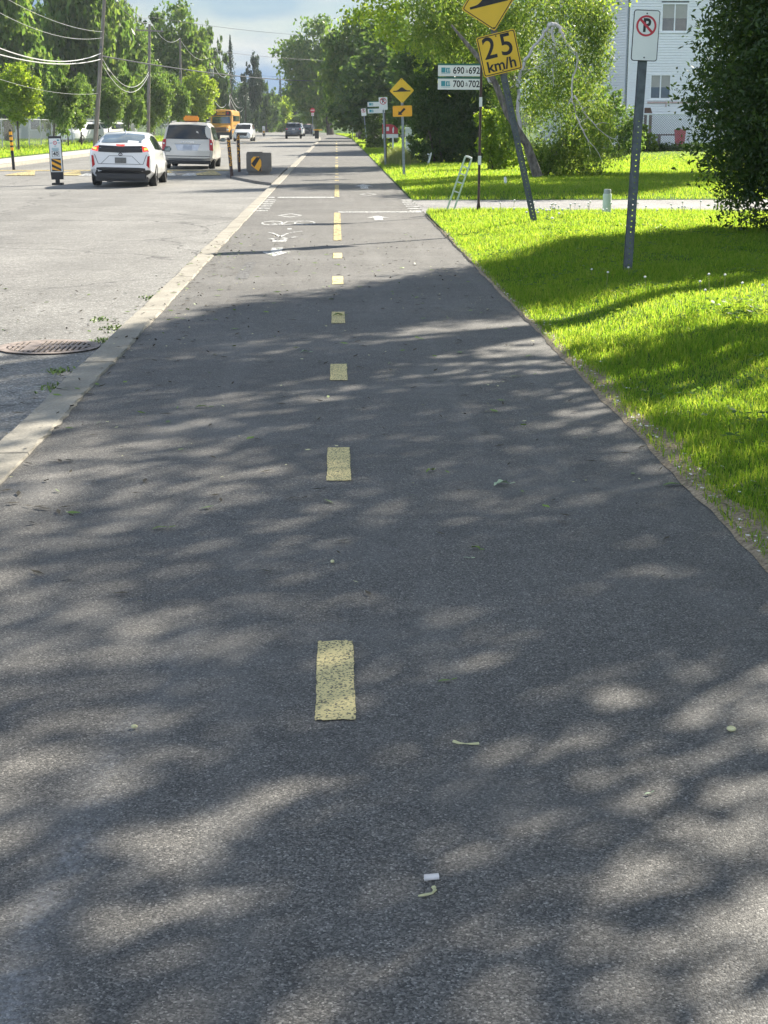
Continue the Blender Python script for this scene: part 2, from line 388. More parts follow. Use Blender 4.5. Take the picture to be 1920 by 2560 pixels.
M['orange_lamp'] = plain('orange_roof_sign', (0.85, 0.30, 0.02), 0.35, 0, 0.08, 3)
M['plate'] = plain('licence_plate', (0.42, 0.44, 0.48), 0.4, 0, 0.1, 20)
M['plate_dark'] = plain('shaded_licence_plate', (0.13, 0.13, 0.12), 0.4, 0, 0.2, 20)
M['cable'] = plain('pale_cable', (0.62, 0.62, 0.60), 0.35, 0, 0.05)
M['cable_dark'] = plain('dark_cable', (0.03, 0.035, 0.04), 0.5)
M['rust'] = plain('rusty_iron', (0.32, 0.265, 0.235), 0.7, 0.3, 0.35, 14)
M['iron_dark'] = plain('drain_opening', (0.05, 0.045, 0.04), 0.9)
M['fence_wire'] = plain('fence_wire', (0.42, 0.44, 0.44), 0.4, 0.6)
M['fence_white'] = plain('white_fence_rail', (0.75, 0.76, 0.75), 0.4)
M['wall_pale'] = plain('pale_wall', (0.55, 0.58, 0.58), 0.7, 0, 0.06, 0.6)
M['glass_win'] = plain('window_glass', (0.03, 0.045, 0.045), 0.05, 0, 0.3, 1, spec=0.8)
M['curtain'] = plain('window_blind', (0.40, 0.39, 0.36), 0.7, 0, 0.06, 3)
M['win_frame'] = plain('white_window_frame', (0.86, 0.87, 0.88), 0.4, 0, 0.03)
M['roof_brown'] = plain('brown_shingle', (0.14, 0.085, 0.06), 0.9, 0, 0.25, 3)
M['brick'] = plain('tan_brick', (0.36, 0.27, 0.20), 0.85, 0, 0.2, 8)
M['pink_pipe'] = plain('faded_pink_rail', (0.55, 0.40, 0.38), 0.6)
M['leaf_fallen'] = plain('fallen_green_leaf', (0.16, 0.24, 0.05), 0.55, 0, 0.35, 40)
M['leaf_pale'] = plain('pale_leaf_underside', (0.42, 0.52, 0.34), 0.6, 0, 0.3, 40)
M['clover'] = leafmat('broad_weed_leaves', ((0.05, 0.12, 0.03), (0.08, 0.16, 0.035), (0.12, 0.2, 0.05)), ((0.15, 0.30, 0.04), (0.26, 0.42, 0.05), (0.42, 0.52, 0.08)), 0.5)
M['seed'] = plain('pale_yellow_seed', (0.62, 0.60, 0.33), 0.6, 0, 0.15, 60)
M['butt'] = plain('white_paper_butt', (0.78, 0.74, 0.72), 0.7, 0, 0.08, 60)
M['litter'] = plain('brown_litter', (0.06, 0.05, 0.032), 0.8, 0, 0.5, 12)
M['fluff'] = plain('dandelion_fluff', (0.78, 0.77, 0.72), 0.9, 0, 0.05)
M['stem'] = plain('dry_stem', (0.30, 0.27, 0.12), 0.7, 0, 0.2)
#@@STRUCTURE
# ------------------------------------------------------------------ setting: ground, road, path, kerb, lawns
def wob(y, a=1.0, p=0.0):
    return a*(math.sin(y*3.1+p)+0.6*math.sin(y*7.7+1.3+p)+0.5*math.sin(y*17.3+p*2))/2.1
def strip(name, mat, x0, x1, ys, z, nx=1, follow=True):
    V = []; F = []
    for y in ys:
        b = bend(y) if follow else 0
        a, c = (x0(y) if callable(x0) else x0)+b, (x1(y) if callable(x1) else x1)+b
        for i in range(nx+1):
            x = lerp(a, c, i/nx); V.append((x, y, z(x-b, y) if callable(z) else z))
    for j in range(len(ys)-1):
        for i in range(nx):
            k = j*(nx+1)+i; F.append((k, k+1, k+nx+2, k+nx+1))
    me = bpy.data.meshes.new(name); me.from_pydata(V, [], F); me.update()
    o = link(name, me, None, [mat]); o['kind'] = 'structure'; return o
def ysteps(a, b, near=0.25, far=4.0, split=30):
    ys = []; y = a
    while y < b:
        ys.append(y); y += near if y < split else far
    ys.append(b); return ys
ROADZ = -0.07
strip('ground', M['turf'], -900, 900, [-80, 100, 700, 1800], -0.16, 1, False)
HUMP0, HUMP1 = 52.6, 58.4
def roadz(x, y):
    t = (y-HUMP0)/(HUMP1-HUMP0)
    e = sstep(-13.1, -12.4, x)*(1-sstep(-3.6, -2.9, x))
    return ROADZ + (0.085*math.sin(math.pi*t)**0.6*e if 0 < t < 1 else 0)
strip('road', M['road'], -13.25, -1.79, [-8, 10, 30, 45, 51] + [HUMP0+0.29*i for i in range(21)] + ysteps(60, 430, 4, 6), roadz, 24)
path = strip('cycle_path', M['path'], -1.60, lambda y: 1.655 + (wob(y, 0.022) if y < 60 else 0), ysteps(-4, 430, 0.12), 0.0, 2)
# kerb: chamfered profile
def kerb_profile(name, prof, ys, mat):
    V = []; F = []; n = len(prof)
    for y in ys:
        j = 0.006*math.sin(y*2.3); jr = random.Random(int(y*1000))
        for q_, (x, z) in enumerate(prof): V.append((x+bend(y)+j+(jr.gauss(0, .006) if q_ >= 3 else jr.gauss(0, .003)), y, z+jr.gauss(0, .0012)))
    for j in range(len(ys)-1):
        for i in range(n-1):
            k = j*n+i; F.append((k, k+1, k+n+1, k+n))
    me = bpy.data.meshes.new(name); me.from_pydata(V, [], F); me.update()
    o = link(name, me, None, [mat]); o['kind'] = 'structure'; return o
kerb_profile('kerb', [(-1.835, -0.12), (-1.82, -0.012), (-1.795, 0.012), (-1.59, 0.016), (-1.582, 0.004), (-1.582, -0.1)], ysteps(-6, 430, 0.11), M['kerb'])
kerb_profile('opposite_kerb', [(-13.2, -0.12), (-13.21, 0.04), (-13.23, 0.05), (-13.40, 0.05), (-13.40, -0.1)], ysteps(20, 430, 3), M['kerb'])
strip('sidewalk', M['walk'], -15.35, -13.40, ysteps(20, 430, 3), 0.055)
strip('verge', M['turf'], -90, -15.35, ysteps(20, 430, 3), lambda x, y: 0.06+0.10*sstep(-15.4, -18, x), 8)

def lz(x, y):
    return 0.014 + 0.15*sstep(1.75, 3.2, x)*sstep(5, 13, y)*(1-sstep(24.5, 29.0, y)) + 0.012*math.sin(x*2.1+y*0.7)*sstep(1.8, 2.6, x)
def drive_near(x): return 29.95 - 0.30*(x-1.65)*(1 if x < 5 else 0) - (1.0 if x >= 5 else 0)
lawn_mat = M['turf']
def grid(name, mat, xs, yfun0, yfun1, ny, zf):
    V = []; F = []; n = ny+1
    for x in xs:
        for j in range(n):
            y = lerp(yfun0(x), yfun1(x), j/ny); V.append((x, y, zf(x, y)))
    for i in range(len(xs)-1):
        for j in range(ny):
            k = i*n+j; F.append((k, k+n, k+n+1, k+1))
    me = bpy.data.meshes.new(name); me.from_pydata(V, [], F); me.update()
    me.polygons.foreach_set('use_smooth', [True]*len(F))
    o = link(name, me, None, [mat]); o['kind'] = 'structure'; return o
xs = [1.66+0.22*i for i in range(16)] + [5.2+0.8*i for i in range(16)]
grid('lawn', lawn_mat, xs, lambda x: -3.0, lambda x: 29.3-0.15*(min(x, 8)-1.65), 90, lz)
strip('driveway', M['drive'], 1.66, 16.0, [28.0, 29.6, 34.6], -0.004, 8, False)
def lz2(x, y): return 0.0 + (0.02 + 0.07*sstep(1.7, 3.6, x))*sstep(34.4, 37, y) + 0.25*sstep(5, 16, x)*sstep(60, 90, y)*0.4
strip('far_lawn', lawn_mat, 1.64, 60, [34.5-0.0] + ysteps(36, 430, 2, 4, 90), lz2, 30)
# bare sandy edge between path and near lawn
V = []; F = []; ys = [2.5+0.08*i for i in range(330)]
for y in ys:
    wd = (0.105*(1-sstep(9.5, 13, y))+0.06*(1-sstep(16, 28, y)))*(1+wob(y, 0.45, 2.0))
    for i in range(4):
        x = 1.618+wob(y, 0.016, 1.0)+wd*i/3.0; V.append((x, y, lz(x, y)+0.008 if i else 0.003))
for j in range(len(ys)-1):
    for i in range(3): k = j*4+i; F.append((k, k+1, k+5, k+4))
me = bpy.data.meshes.new('soil_edge'); me.from_pydata(V, [], F); me.update()
o = link('soil_edge', me, None, [M['soil']]); o['kind'] = 'structure'

# painted markings on the path (children of the path)
def mark(name, poly, mat, z=0.004, label=None):
    me = bpy.data.meshes.new(name); me.from_pydata([(x, y, z) for x, y in poly], [], [list(range(len(poly)))]); me.update()
    o = link(name, me, path, [mat])
    if label: o['label'] = label
    return o
def rect(x0, x1, y0, y1): return [(x0, y0), (x1, y0), (x1, y1), (x0, y1)]
for y0, y1 in [(1.16, 1.86), (4.10, 4.79), (7.12, 7.89), (10.06, 10.77), (13.04, 13.86), (16.30, 17.15), (19.5, 20.3), (22.5, 29.6)]:
    rj = random.Random(int(y0*100)); k = []; dx_ = {4.10: -.019, 7.12: -.004}.get(y0, 0)
    for i in range(10): k.append((lerp(-.052, .058, i/10)+rj.gauss(0, .001), y0+rj.gauss(0, .003)))
    nn = int((y1-y0)/.02)
    for i in range(nn): k.append((.058+rj.gauss(0, .0008)+.0012*math.sin(i*.3), lerp(y0, y1, i/nn)))
    for i in range(10): k.append((lerp(.058, -.052, i/10)+rj.gauss(0, .001), y1+rj.gauss(0, .003)))
    for i in range(nn): k.append((-.052+rj.gauss(0, .0008)+.0012*math.sin(i*.23+2), lerp(y1, y0, i/nn)))
    k = [(x*1.05+dx_, y) for x, y in k]
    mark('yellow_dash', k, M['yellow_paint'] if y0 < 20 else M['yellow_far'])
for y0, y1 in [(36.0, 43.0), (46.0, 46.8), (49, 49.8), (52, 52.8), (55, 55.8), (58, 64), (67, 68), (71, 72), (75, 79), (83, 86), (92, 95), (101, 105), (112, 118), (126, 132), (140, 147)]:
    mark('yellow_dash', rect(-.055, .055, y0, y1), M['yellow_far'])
mark('stop_line', rect(0.02, 1.60, 29.66, 29.95), M['white_paint'])
mark('stop_line', rect(-1.35, -0.06, 35.6, 36.0), M['white_paint'])
mark('stop_line', rect(-1.56, -1.42, 35.6, 36.0), M['white_paint'])
for i in range(6):
    mark('crossing_stripe', rect(1.40, 1.66, 30.0+0.85*i, 30.32+0.85*i), M['white_worn'])
    mark('crossing_stripe', rect(-1.57, -1.34, 30.2+0.85*i, 30.52+0.85*i), M['white_worn'])
def diamond(cx, cy, rx, ry, t):
    o_ = [(cx-rx, cy), (cx, cy-ry), (cx+rx, cy), (cx, cy+ry)]
    i_ = [(cx-rx*(1-t), cy), (cx, cy-ry*(1-t)), (cx+rx*(1-t), cy), (cx, cy+ry*(1-t))]
    v = [(x, y, 0.004) for x, y in o_+i_]
    me = bpy.data.meshes.new('diamond_mark'); me.from_pydata(v, [], [(k, (k+1) % 4, (k+1) % 4+4, k+4) for k in range(4)]); me.update()
    link('diamond_mark', me, path, [M['white_paint']])
diamond(0.74, 37.3, 0.21, 0.75, 0.22); diamond(-0.86, 28.75, 0.24, 0.62, 0.30)
def arrow(cx, y0, y1, wst, whd, up=1):
    # up=1 points away from the viewer
    m = lerp(y0, y1, 0.52)
    if up > 0: p = [(cx-wst, y0), (cx+wst, y0), (cx+wst, m), (cx+whd, m), (cx, y1), (cx-whd, m), (cx-wst, m)]
    else: p = [(cx-wst, y1), (cx-wst, m), (cx-whd, m), (cx, y0), (cx+whd, m), (cx+wst, m), (cx+wst, y1)]
    mark('direction_arrow', p, M['white_paint'])
arrow(-0.81, 19.8, 21.2, 0.075, 0.20, -1); arrow(0.73, 27.3, 28.6, 0.08, 0.20, 1); arrow(0.72, 40.5, 43.5, 0.10, 0.26, 1)
# bicycle symbol (faces the rider coming towards us): two wheels, frame, and the rider above/below it
mb = MB()
def flat(mb, pts, wd):
    for (x0, y0), (x1, y1) in zip(pts[:-1], pts[1:]):
        d = Vector((x1-x0, y1-y0)); n = Vector((-d.y, d.x)); n = n/max(n.length, 1e-6)*wd
        n.y *= 2.6
        mb.add([(x0-n.x, y0-n.y, .004), (x1-n.x, y1-n.y, .004), (x1+n.x, y1+n.y, .004), (x0+n.x, y0+n.y, .004)], [(0, 1, 2, 3)])
for cx in (-1.10, -0.55):
    b0 = len(mb.v); n = 28
    for k in range(n):
        q = 2*math.pi*k/n
        mb.v += [(cx+.185*math.cos(q), 26.55+.56*math.sin(q), .004), (cx+.150*math.cos(q), 26.55+.42*math.sin(q), .004)]
    for k in range(n):
        mb.f.append([b0+2*k, b0+2*((k+1) % n), b0+2*((k+1) % n)+1, b0+2*k+1]); mb.m.append(0)
flat(mb, [(-1.10, 26.55), (-0.93, 26.0), (-0.72, 26.25), (-0.55, 26.55)], .017); flat(mb, [(-0.93, 26.0), (-0.86, 26.9), (-0.62, 27.1)], .017)
o = mb.build('bicycle_mark', M['white_worn'], path)
mb = MB()
flat(mb, [(-1.06, 24.3), (-0.95, 23.9), (-0.84, 23.2), (-0.72, 23.0), (-0.60, 23.3)], .022)
flat(mb, [(-0.86, 23.2), (-0.78, 23.9), (-0.66, 24.3), (-0.55, 24.5)], .022)
flat(mb, [(-0.99, 22.9), (-0.84, 22.6), (-0.74, 22.9)], .04)
mb.add([(-.93, 22.3, .004), (-.74, 22.3, .004), (-.72, 22.7, .004), (-.95, 22.7, .004)], [(0, 1, 2, 3)])
mb.add([(-.80, 24.9, .004), (-.73, 24.9, .004), (-.73, 25.15, .004), (-.80, 25.15, .004)], [(0, 1, 2, 3)])
mb.build('rider_mark', M['white_worn'], path)
# tar seams and a patched box in the path
mark('asphalt_patch', rect(-1.12, -0.98, 16.9, 19.0), M['patch'], 0.003)

# asphalt kerb extension with the planter
isl = [(-1.86, 44.6), (-2.35, 46.0), (-3.1, 49.2), (-3.62, 51.6), (-3.70, 55.2), (-3.45, 58.5), (-2.6, 62.0), (-1.86, 64.0)]
mb = MB(); mb.prism(isl, -0.12, 0.004, 0, axis='z')
o = mb.build('kerb_extension', M['patch']); o['kind'] = 'structure'
# speed hump paint
road = bpy.data.objects['road']
def road_mark(name, pts, mat):
    (xa, ya), (xb, yb), (xc, yc), (xd, yd) = pts; V = []; F = []; n = 8
    for j in range(n+1):
        for i in range(n+1):
            s, t = i/n, j/n
            x = (1-s)*(1-t)*xa+s*(1-t)*xb+s*t*xc+(1-s)*t*xd; y = (1-s)*(1-t)*ya+s*(1-t)*yb+s*t*yc+(1-s)*t*yd
            V.append((x, y, roadz(x, y)+0.012))
    for j in range(n):
        for i in range(n): k = j*(n+1)+i; F.append((k, k+1, k+n+2, k+n+1))
    me = bpy.data.meshes.new(name); me.from_pydata(V, [], F); me.update()
    link(name, me, road, [mat])
for x in [-12.6+1.55*i for i in range(6)]:
    road_mark('yellow_triangle', [(x, 52.7), (x+1.0, 52.7), (x+.55, 55.2), (x+.45, 55.2)], M['yellow_far'])
for x in (-11.8, -8.6, -6.6, -5.9, -5.2): road_mark('white_triangle', [(x, 52.5), (x+.55, 52.5), (x+.40, 53.6), (x+.15, 53.6)], M['white_worn'])
road_mark('yellow_band', [(-12.9, 55.4), (-8.1, 55.4), (-8.1, 56.6), (-12.9, 56.6)], M['yellow_far'])
road_mark('yellow_band', [(-7.3, 55.4), (-3.8, 55.4), (-3.8, 56.4), (-7.3, 56.4)], M['yellow_far'])
for i in range(14): road_mark('centre_dash', [(-7.85, 70+9*i), (-7.70, 70+9*i), (-7.70, 73+9*i), (-7.85, 73+9*i)], M['yellow_far'])

# ------------------------------------------------------------------ foliage
def unit(rng, n):
    v = rng.normal(size=(n, 3)); return v/np.linalg.norm(v, axis=1)[:, None]
def leaf_quads(rng, C, L, W, droop=0.0, up=0.3):
    n = len(C); a = unit(rng, n); a[:, 2] -= droop; a /= np.linalg.norm(a, axis=1)[:, None]
    r = unit(rng, n); r[:, 2] += up
    b = np.cross(a, r); b /= np.maximum(np.linalg.norm(b, axis=1), 1e-5)[:, None]
    s = rng.uniform(0.65, 1.3, (n, 1)); a = a*L*s*0.5; b = b*W*s*0.5
    V = np.stack([C-a, C+b-a*0.15, C+a, C-b-a*0.15], 1).reshape(-1, 3)
    return V, np.arange(4*n, dtype=np.int32).reshape(n, 4)
def tuft_points(rng, lumps, n, tuft=22, sig=0.12, shell=0.55, flat=0.6):
    lumps = np.asarray(lumps, float); wgt = (lumps[:, 3]*lumps[:, 4]*lumps[:, 5])**(2/3); wgt /= wgt.sum()
    m = max(1, n//tuft); k = rng.choice(len(lumps), m, p=wgt); u = unit(rng, m)
    r = shell+(1-shell)*rng.random((m, 1)); r[rng.random(m) < 0.18] *= 0.55
    c = lumps[k, :3]+u*lumps[k, 3:]*r
    sg = sig*rng.uniform(0.6, 1.5, (m, 1))*lumps[k, 3:4]
    P = np.repeat(c, tuft, 0)+rng.normal(size=(m*tuft, 3))*np.repeat(sg, tuft, 0)*np.array([1, 1, flat])
    return P
def blob_lumps(rng, c, r, k, f=(0.32, 0.5)):
    out = []
    for _ in range(k):
        u = unit(rng, 1)[0]*(rng.random()**0.4)*0.72; q = rng.uniform(*f)
        out.append((c[0]+u[0]*r[0], c[1]+u[1]*r[1], c[2]+u[2]*r[2], r[0]*q, r[1]*q, r[2]*q*0.9))
    return out
PROTO = {}
for nm, seed, k, n in [('round', 1, 30, 17000), ('loose', 2, 34, 13000), ('tall', 3, 26, 16000)]:
    rng = np.random.default_rng(seed)
    lm = blob_lumps(rng, (0, 0, 0), (1, 1, 1), k, (0.22, 0.38) if nm != 'loose' else (0.16, 0.30))
    V, F = leaf_quads(rng, tuft_points(rng, lm, n, 24, 0.20), 0.075, 0.05, 0.15)
    V = V/np.percentile(np.abs(V), 96.5, axis=0)                    # fill the unit box
    PROTO[nm] = (V, F)
PM = {}
def proto_mesh(nm):
    if nm not in PM: PM[nm] = np_mesh('crown_'+nm, PROTO[nm][0], PROTO[nm][1], M['leaf_mid'])
    return PM[nm]
def trunk_mesh(mb, base, top, r0, r1, rng, limbs=(), lean=0.0):
    base = Vector(base); top = Vector(top); pts = []; rad = []
    for i in range(6):
        t = i/5; p = base.lerp(top, t); p.x += lean*math.sin(t*3.1)+rng.uniform(-1, 1)*r0*0.25*(0 < i < 5); pts.append(p); rad.append(lerp(r0, r1, t)*(1.25 if i == 0 else 1))
    mb.tube(pts, rad, 8)
    for q in limbs:
        q = Vector(q); s = base.lerp(top, rng.uniform(0.55, 0.95)); m = s.lerp(q, 0.5); m.z += 0.12*(q-s).length
        mb.tube([s, m, q], [r1*0.75, r1*0.45, r1*0.15], 6)
def tree(name, label, cat, x, y, z0, zc0, zc1, rx, proto='round', leaf='leaf_mid', xc=None, group=None, rz=0.0, ry=None, tr=None, barkm='bark', seed=0):
    """trunk at (x,y), crown between heights zc0..zc1 with half width rx"""
    t = thing(name, label, cat, (x, y, z0), (0, 0, 0), group)
    cz = (zc0+zc1)/2-z0; hz = (zc1-zc0)/2; dx = (xc-x) if xc is not None else 0
    rng = np.random.default_rng(100+seed+int(abs(x)*10)+int(y)); mb = MB()
    tr = tr or max(0.05, 0.022*(zc1-z0))
    lim = [(dx+rx*0.6*math.cos(q+1), (ry or rx)*0.6*math.sin(q+1), cz+hz*rng.uniform(-0.5, 0.5)) for q in np.linspace(0, 5.2, 6)]
    trunk_mesh(mb, (0, 0, -0.1), (dx*0.7, 0, cz+hz*0.35), tr, tr*0.4, rng, lim)
    mb.build('trunk', M[barkm], t, True)
    c = bpy.data.objects.new('crown', proto_mesh(proto)); COL.objects.link(c); c.parent = t
    c.location = (dx, 0, cz); c.scale = (rx, ry or rx, hz); c.rotation_euler = (0, 0, rz)
    c.material_slots[0].link = 'OBJECT'; c.material_slots[0].material = M[leaf]
    return t
def tree_px(name, label, cat, u0, u1, vt, vb, Y, ut=None, z0=0.08, **k):
    a = at(u0, vt, Y); b = at(u1, vb, Y); xt = at(ut, 300, Y).x if ut is not None else (a.x+b.x)/2
    return tree(name, label, cat, xt, Y, z0, b.z, a.z, (b.x-a.x)/2, xc=(a.x+b.x)/2, **k)

# left side: young street trees between sidewalk and fence
STREET = 'young street trees along the left sidewalk'
tree_px('street_tree', 'small bright green street tree with round crown behind the striped post, leftmost of its row', 'tree', -12, 98, 183, 305, 88, 42, leaf='leaf_bright', rz=0.4, group=STREET, tr=0.06)
tree_px('street_tree', 'grey-green young street tree behind the white roadside marker panel', 'tree', 98, 192, 165, 318, 97, 130, proto='loose', rz=1.4, group=STREET, tr=0.06)
tree_px('street_tree', 'young street tree just left of the near leaning utility pole', 'tree', 168, 232, 205, 312, 108, 201, leaf='leaf_mid', rz=2.2, group=STREET, tr=0.06)
tree_px('street_tree', 'thin young street tree between the white marker panel and the near utility pole', 'tree', 130, 205, 215, 316, 103, 168, proto='tall', leaf='leaf_mid', rz=3.0, group=STREET, tr=0.05)
tree_px('street_tree', 'young street tree right of the near utility pole, above the white hatchback', 'tree', 236, 312, 212, 312, 117, 268, rz=0.9, group=STREET, tr=0.06)
tree_px('street_tree', 'young street tree above the gap between white hatchback and beige minivan', 'tree', 290, 362, 190, 316, 125, 320, proto='loose', rz=2.7, group=STREET, tr=0.06)
tree_px('street_tree', 'young street tree directly left of the beige minivan roof', 'tree', 335, 425, 180, 320, 132, 372, rz=1.7, group=STREET, tr=0.06)
tree_px('street_tree', 'young street tree behind the orange roof sign of the minivan', 'tree', 395, 470, 195, 300, 145, 428, proto='tall', rz=0.2, group=STREET, tr=0.06)
tree_px('street_tree', 'young street tree left of the school bus, farthest of its row', 'tree', 450, 535, 190, 305, 165, 500, rz=0.6, group=STREET, leaf='leaf_bright')
BIG = 'large old trees behind the left fence'
tree_px('maple_tree', 'very tall dark green maple rising out of the top left corner', 'tree', -120, 105, -170, 300, 135, 20, leaf='leaf_mid', proto='round', group=BIG, tr=0.35)
tree_px('maple_tree', 'very tall maple directly behind the near leaning utility pole', 'tree', 80, 300, -150, 290, 145, 185, leaf='leaf_mid', proto='tall', rz=1.0, group=BIG, tr=0.4)
tree_px('maple_tree', 'dark maple filling the gap low behind the two tallest left trees', 'tree', 20, 200, 40, 310, 160, 110, leaf='leaf_dark', proto='loose', rz=2.0, group=BIG)
tree_px('maple_tree', 'spreading maple behind the second utility pole with a dark top', 'tree', 250, 372, 60, 300, 165, 300, leaf='leaf_mid', proto='round', rz=2.6, group=BIG)
tree_px('maple_tree', 'small dark tree top poking above the foliage behind the second utility pole', 'tree', 325, 425, 38, 200, 190, 380, leaf='leaf_dark', proto='loose', rz=0.3, group=BIG)
tree_px('maple_tree', 'big rounded yellow-green maple behind the third utility pole', 'tree', 372, 512, 55, 305, 180, 440, leaf='leaf_mid', proto='round', rz=0.7, group=BIG)
tree_px('maple_tree', 'dark tree crown peeking over the rounded yellow-green maple', 'tree', 445, 492, 48, 140, 200, 468, leaf='leaf_dark', proto='loose', rz=1.1, group=BIG)
tree_px('maple_tree', 'thin greyish tree left of the pointed spruce', 'tree', 495, 570, 78, 300, 215, 530, leaf='leaf_dark', proto='loose', rz=2.9, group=BIG)

# spruces
def spruce_mesh(seed, rings=34, per=13, n=7):
    rng = np.random.default_rng(seed); C = []
    for i in range(rings):
        t = i/(rings-1); z = 0.06+0.94*t; rad = (1-t)**0.85*(0.85+0.3*rng.random())+0.02
        for k in range(per):
            q = rng.uniform(0, 6.283); l = rad*rng.uniform(0.65, 1.1)
            for j in range(n):
                s = (j+rng.random())/n
                C.append((math.cos(q)*l*s, math.sin(q)*l*s, z-0.06*s*s*(1-t)+0.015*rng.normal()))
    C = np.array(C); V, F = leaf_quads(rng, C, 0.13, 0.05, 0.35)
    V[:, 2] = C.repeat(4, 0)[:, 2]+(V[:, 2]-C.repeat(4, 0)[:, 2])*0.22
    return np_mesh('spruce_crown', V, F, M['leaf_spruce'])
SPR = spruce_mesh(5)
def spruce(label, x, y, h, r, rz=0.0, z0=0.0, cat='tree', leaf='leaf_spruce', group='conifers far down the street'):
    t = thing('spruce_tree', label, cat, (x, y, z0), (0, 0, rz), group)
    mb = MB(); mb.tube([(0, 0, -.1), (0, 0, h*0.95)], [h*0.016, 0.02], 7); mb.build('trunk', M['bark'], t, True)
    c = bpy.data.objects.new('crown', SPR); COL.objects.link(c); c.parent = t; c.scale = (r, r, h)
    c.material_slots[0].link = 'OBJECT'; c.material_slots[0].material = M[leaf]
    return t
def spruce_px(label, u, vt, Y, wpx, **k):
    p = at(u, vt, Y); return spruce(label, p.x, Y, p.z, wpx/2*Y/3900*1.0, **k)
spruce_px('tall pointed spruce standing above the school bus', 575, 96, 235, 62)
spruce_px('dark spruce beside the tall pointed spruce, slightly lower', 552, 165, 245, 56, rz=1)
tree_px('dark_tree', 'dark ragged two-topped tree right of the tall pointed spruce', 'tree', 598, 655, 148, 300, 250, 628, leaf='leaf_spruce', proto='loose', rz=0.5)
spruce_px('dark conifer under the ragged two-topped tree', 612, 185, 240, 56, rz=2)
spruce_px('slim spruce standing alone near the middle of the skyline', 700, 190, 300, 26, rz=0.7)
spruce_px('short conifer just left of the slim spruce', 668, 205, 300, 34, rz=1.7)
FAR = 'trees closing the end of the street'
for i, (u0, u1, vt, vb, Y, pr, lf, lb) in enumerate([
    (500, 560, 190, 322, 225, 'round', 'leaf_bright', 'yellow-green bush-like tree right behind the school bus'),
    (560, 640, 225, 325, 270, 'round', 'leaf_dark', 'low dark tree behind the white SUV'),
    (630, 700, 212, 325, 290, 'loose', 'leaf_dark', 'dark loose tree left of the far road marker'),
    (655, 735, 250, 330, 300, 'tall', 'leaf_bright', 'pale yellow-green drooping tree left above the dark SUV'),
    (690, 770, 215, 330, 330, 'loose', 'leaf_spruce', 'bluish hazy tree at the very end of the street'),
    (735, 800, 285, 332, 300, 'round', 'leaf_mid', 'small round tree behind the stop sign'),
    (600, 680, 270, 326, 310, 'round', 'leaf_spruce', 'low dark thicket tree under the sagging cables'),
    (700, 750, 262, 330, 350, 'loose', 'leaf_mid', 'grey-green far tree right of the slim spruce')]):
    tree_px('distant_tree', lb, 'tree', u0, u1, vt, vb, Y, proto=pr, leaf=lf, rz=i*1.3, group=FAR)

# right side
tree_px('maple_tree', 'big round-crowned maple over the far end of the cycle path', 'tree', 712, 868, 88, 312, 225, 826, leaf='leaf_mid', proto='round', rz=0.4, tr=0.45)
tree_px('maple_tree', 'dark maple between the round far maple and the bright overhanging branches', 'tree', 812, 1000, 52, 300, 150, 905, leaf='leaf_mid', proto='tall', rz=1.9, tr=0.35)
tree_px('maple_tree', 'shadowy tree behind the trimmed pyramid cedar', 'tree', 850, 1080, 120, 345, 125, 985, leaf='leaf_dark', proto='round', rz=2.9, tr=0.3)
tree_px('maple_tree', 'dark tree behind the cedar hedge and address sign', 'tree', 985, 1250, 90, 350, 95, 1150, leaf='leaf_dark', proto='round', rz=0.9, tr=0.3)

def near_tree(name, label, cat, base, lumps, n, L, W, leaf, trunkpts, trad, barkm='bark', droop=0.2, tuft=22, sig=0.16, seed=7, limbs=(), flat=0.6):
    t = thing(name, label, cat, base); rng = np.random.default_rng(seed); b = Vector(base)
    lm = [(l[0]-b.x, l[1]-b.y, l[2]-b.z, l[3], l[4], l[5]) for l in lumps]
    P = tuft_points(rng, lm, n, tuft, sig, 0.5, flat)
    P = P[P[:, 2] > 0.12-b.z]
    V, F = leaf_quads(rng, P, L, W, droop)
    link('crown', np_mesh('crown', V, F, M[leaf]), t)
    mb = MB()
    mb.tube([Vector(p)-b for p in trunkpts], trad, 10)
    for pts, rad in limbs: mb.tube([Vector(p)-b for p in pts], rad, 7)
    mb.build('trunk', M[barkm], t, True)
    return t
rng = np.random.default_rng(11)
# bright overhanging maple at right (Y ~ 66)
lm = blob_lumps(rng, (7.2, 66, 9.2), (6.6, 6.0, 4.6), 26, (0.20, 0.34))
lm += [(1.4, 65, 6.3, 1.2, 1.5, 1.3), (0.9, 64, 8.0, 1.3, 1.5, 1.2), (2.6, 63, 4.9, 1.0, 1.2, .8), (3.6, 62.5, 4.4, 0.8, 1, .9), (4.4, 63, 5.4, 1.3, 1.3, 1.0), (6.2, 62, 5.2, 1.5, 1.4, 1.0), (3.3, 63.0, 3.3, .35, .5, .9), (2.2, 63.5, 6.2, 1.4, 1.4, 1.0)]
near_tree('maple_tree', 'bright yellow-green maple overhanging above the small speed hump sign', 'tree', (7.5, 66, 0.1), lm, 36000, 0.17, 0.11, 'leaf_bright',
          [(7.5, 66, 0), (7.3, 66, 2.5), (7.0, 66, 5), (6.6, 66, 8)], [.30, .26, .22, .12], seed=21,
          limbs=[([(7.1, 66, 4.2), (4.8, 65, 6.4), (2.0, 64, 7.4)], [.14, .09, .03]), ([(7.0, 66, 5.2), (9.5, 65, 8), (11, 65, 10)], [.14, .09, .03]), ([(7, 66, 4.6), (5, 63.5, 5.4), (3.4, 63, 4.8)], [.10, .06, .02])])
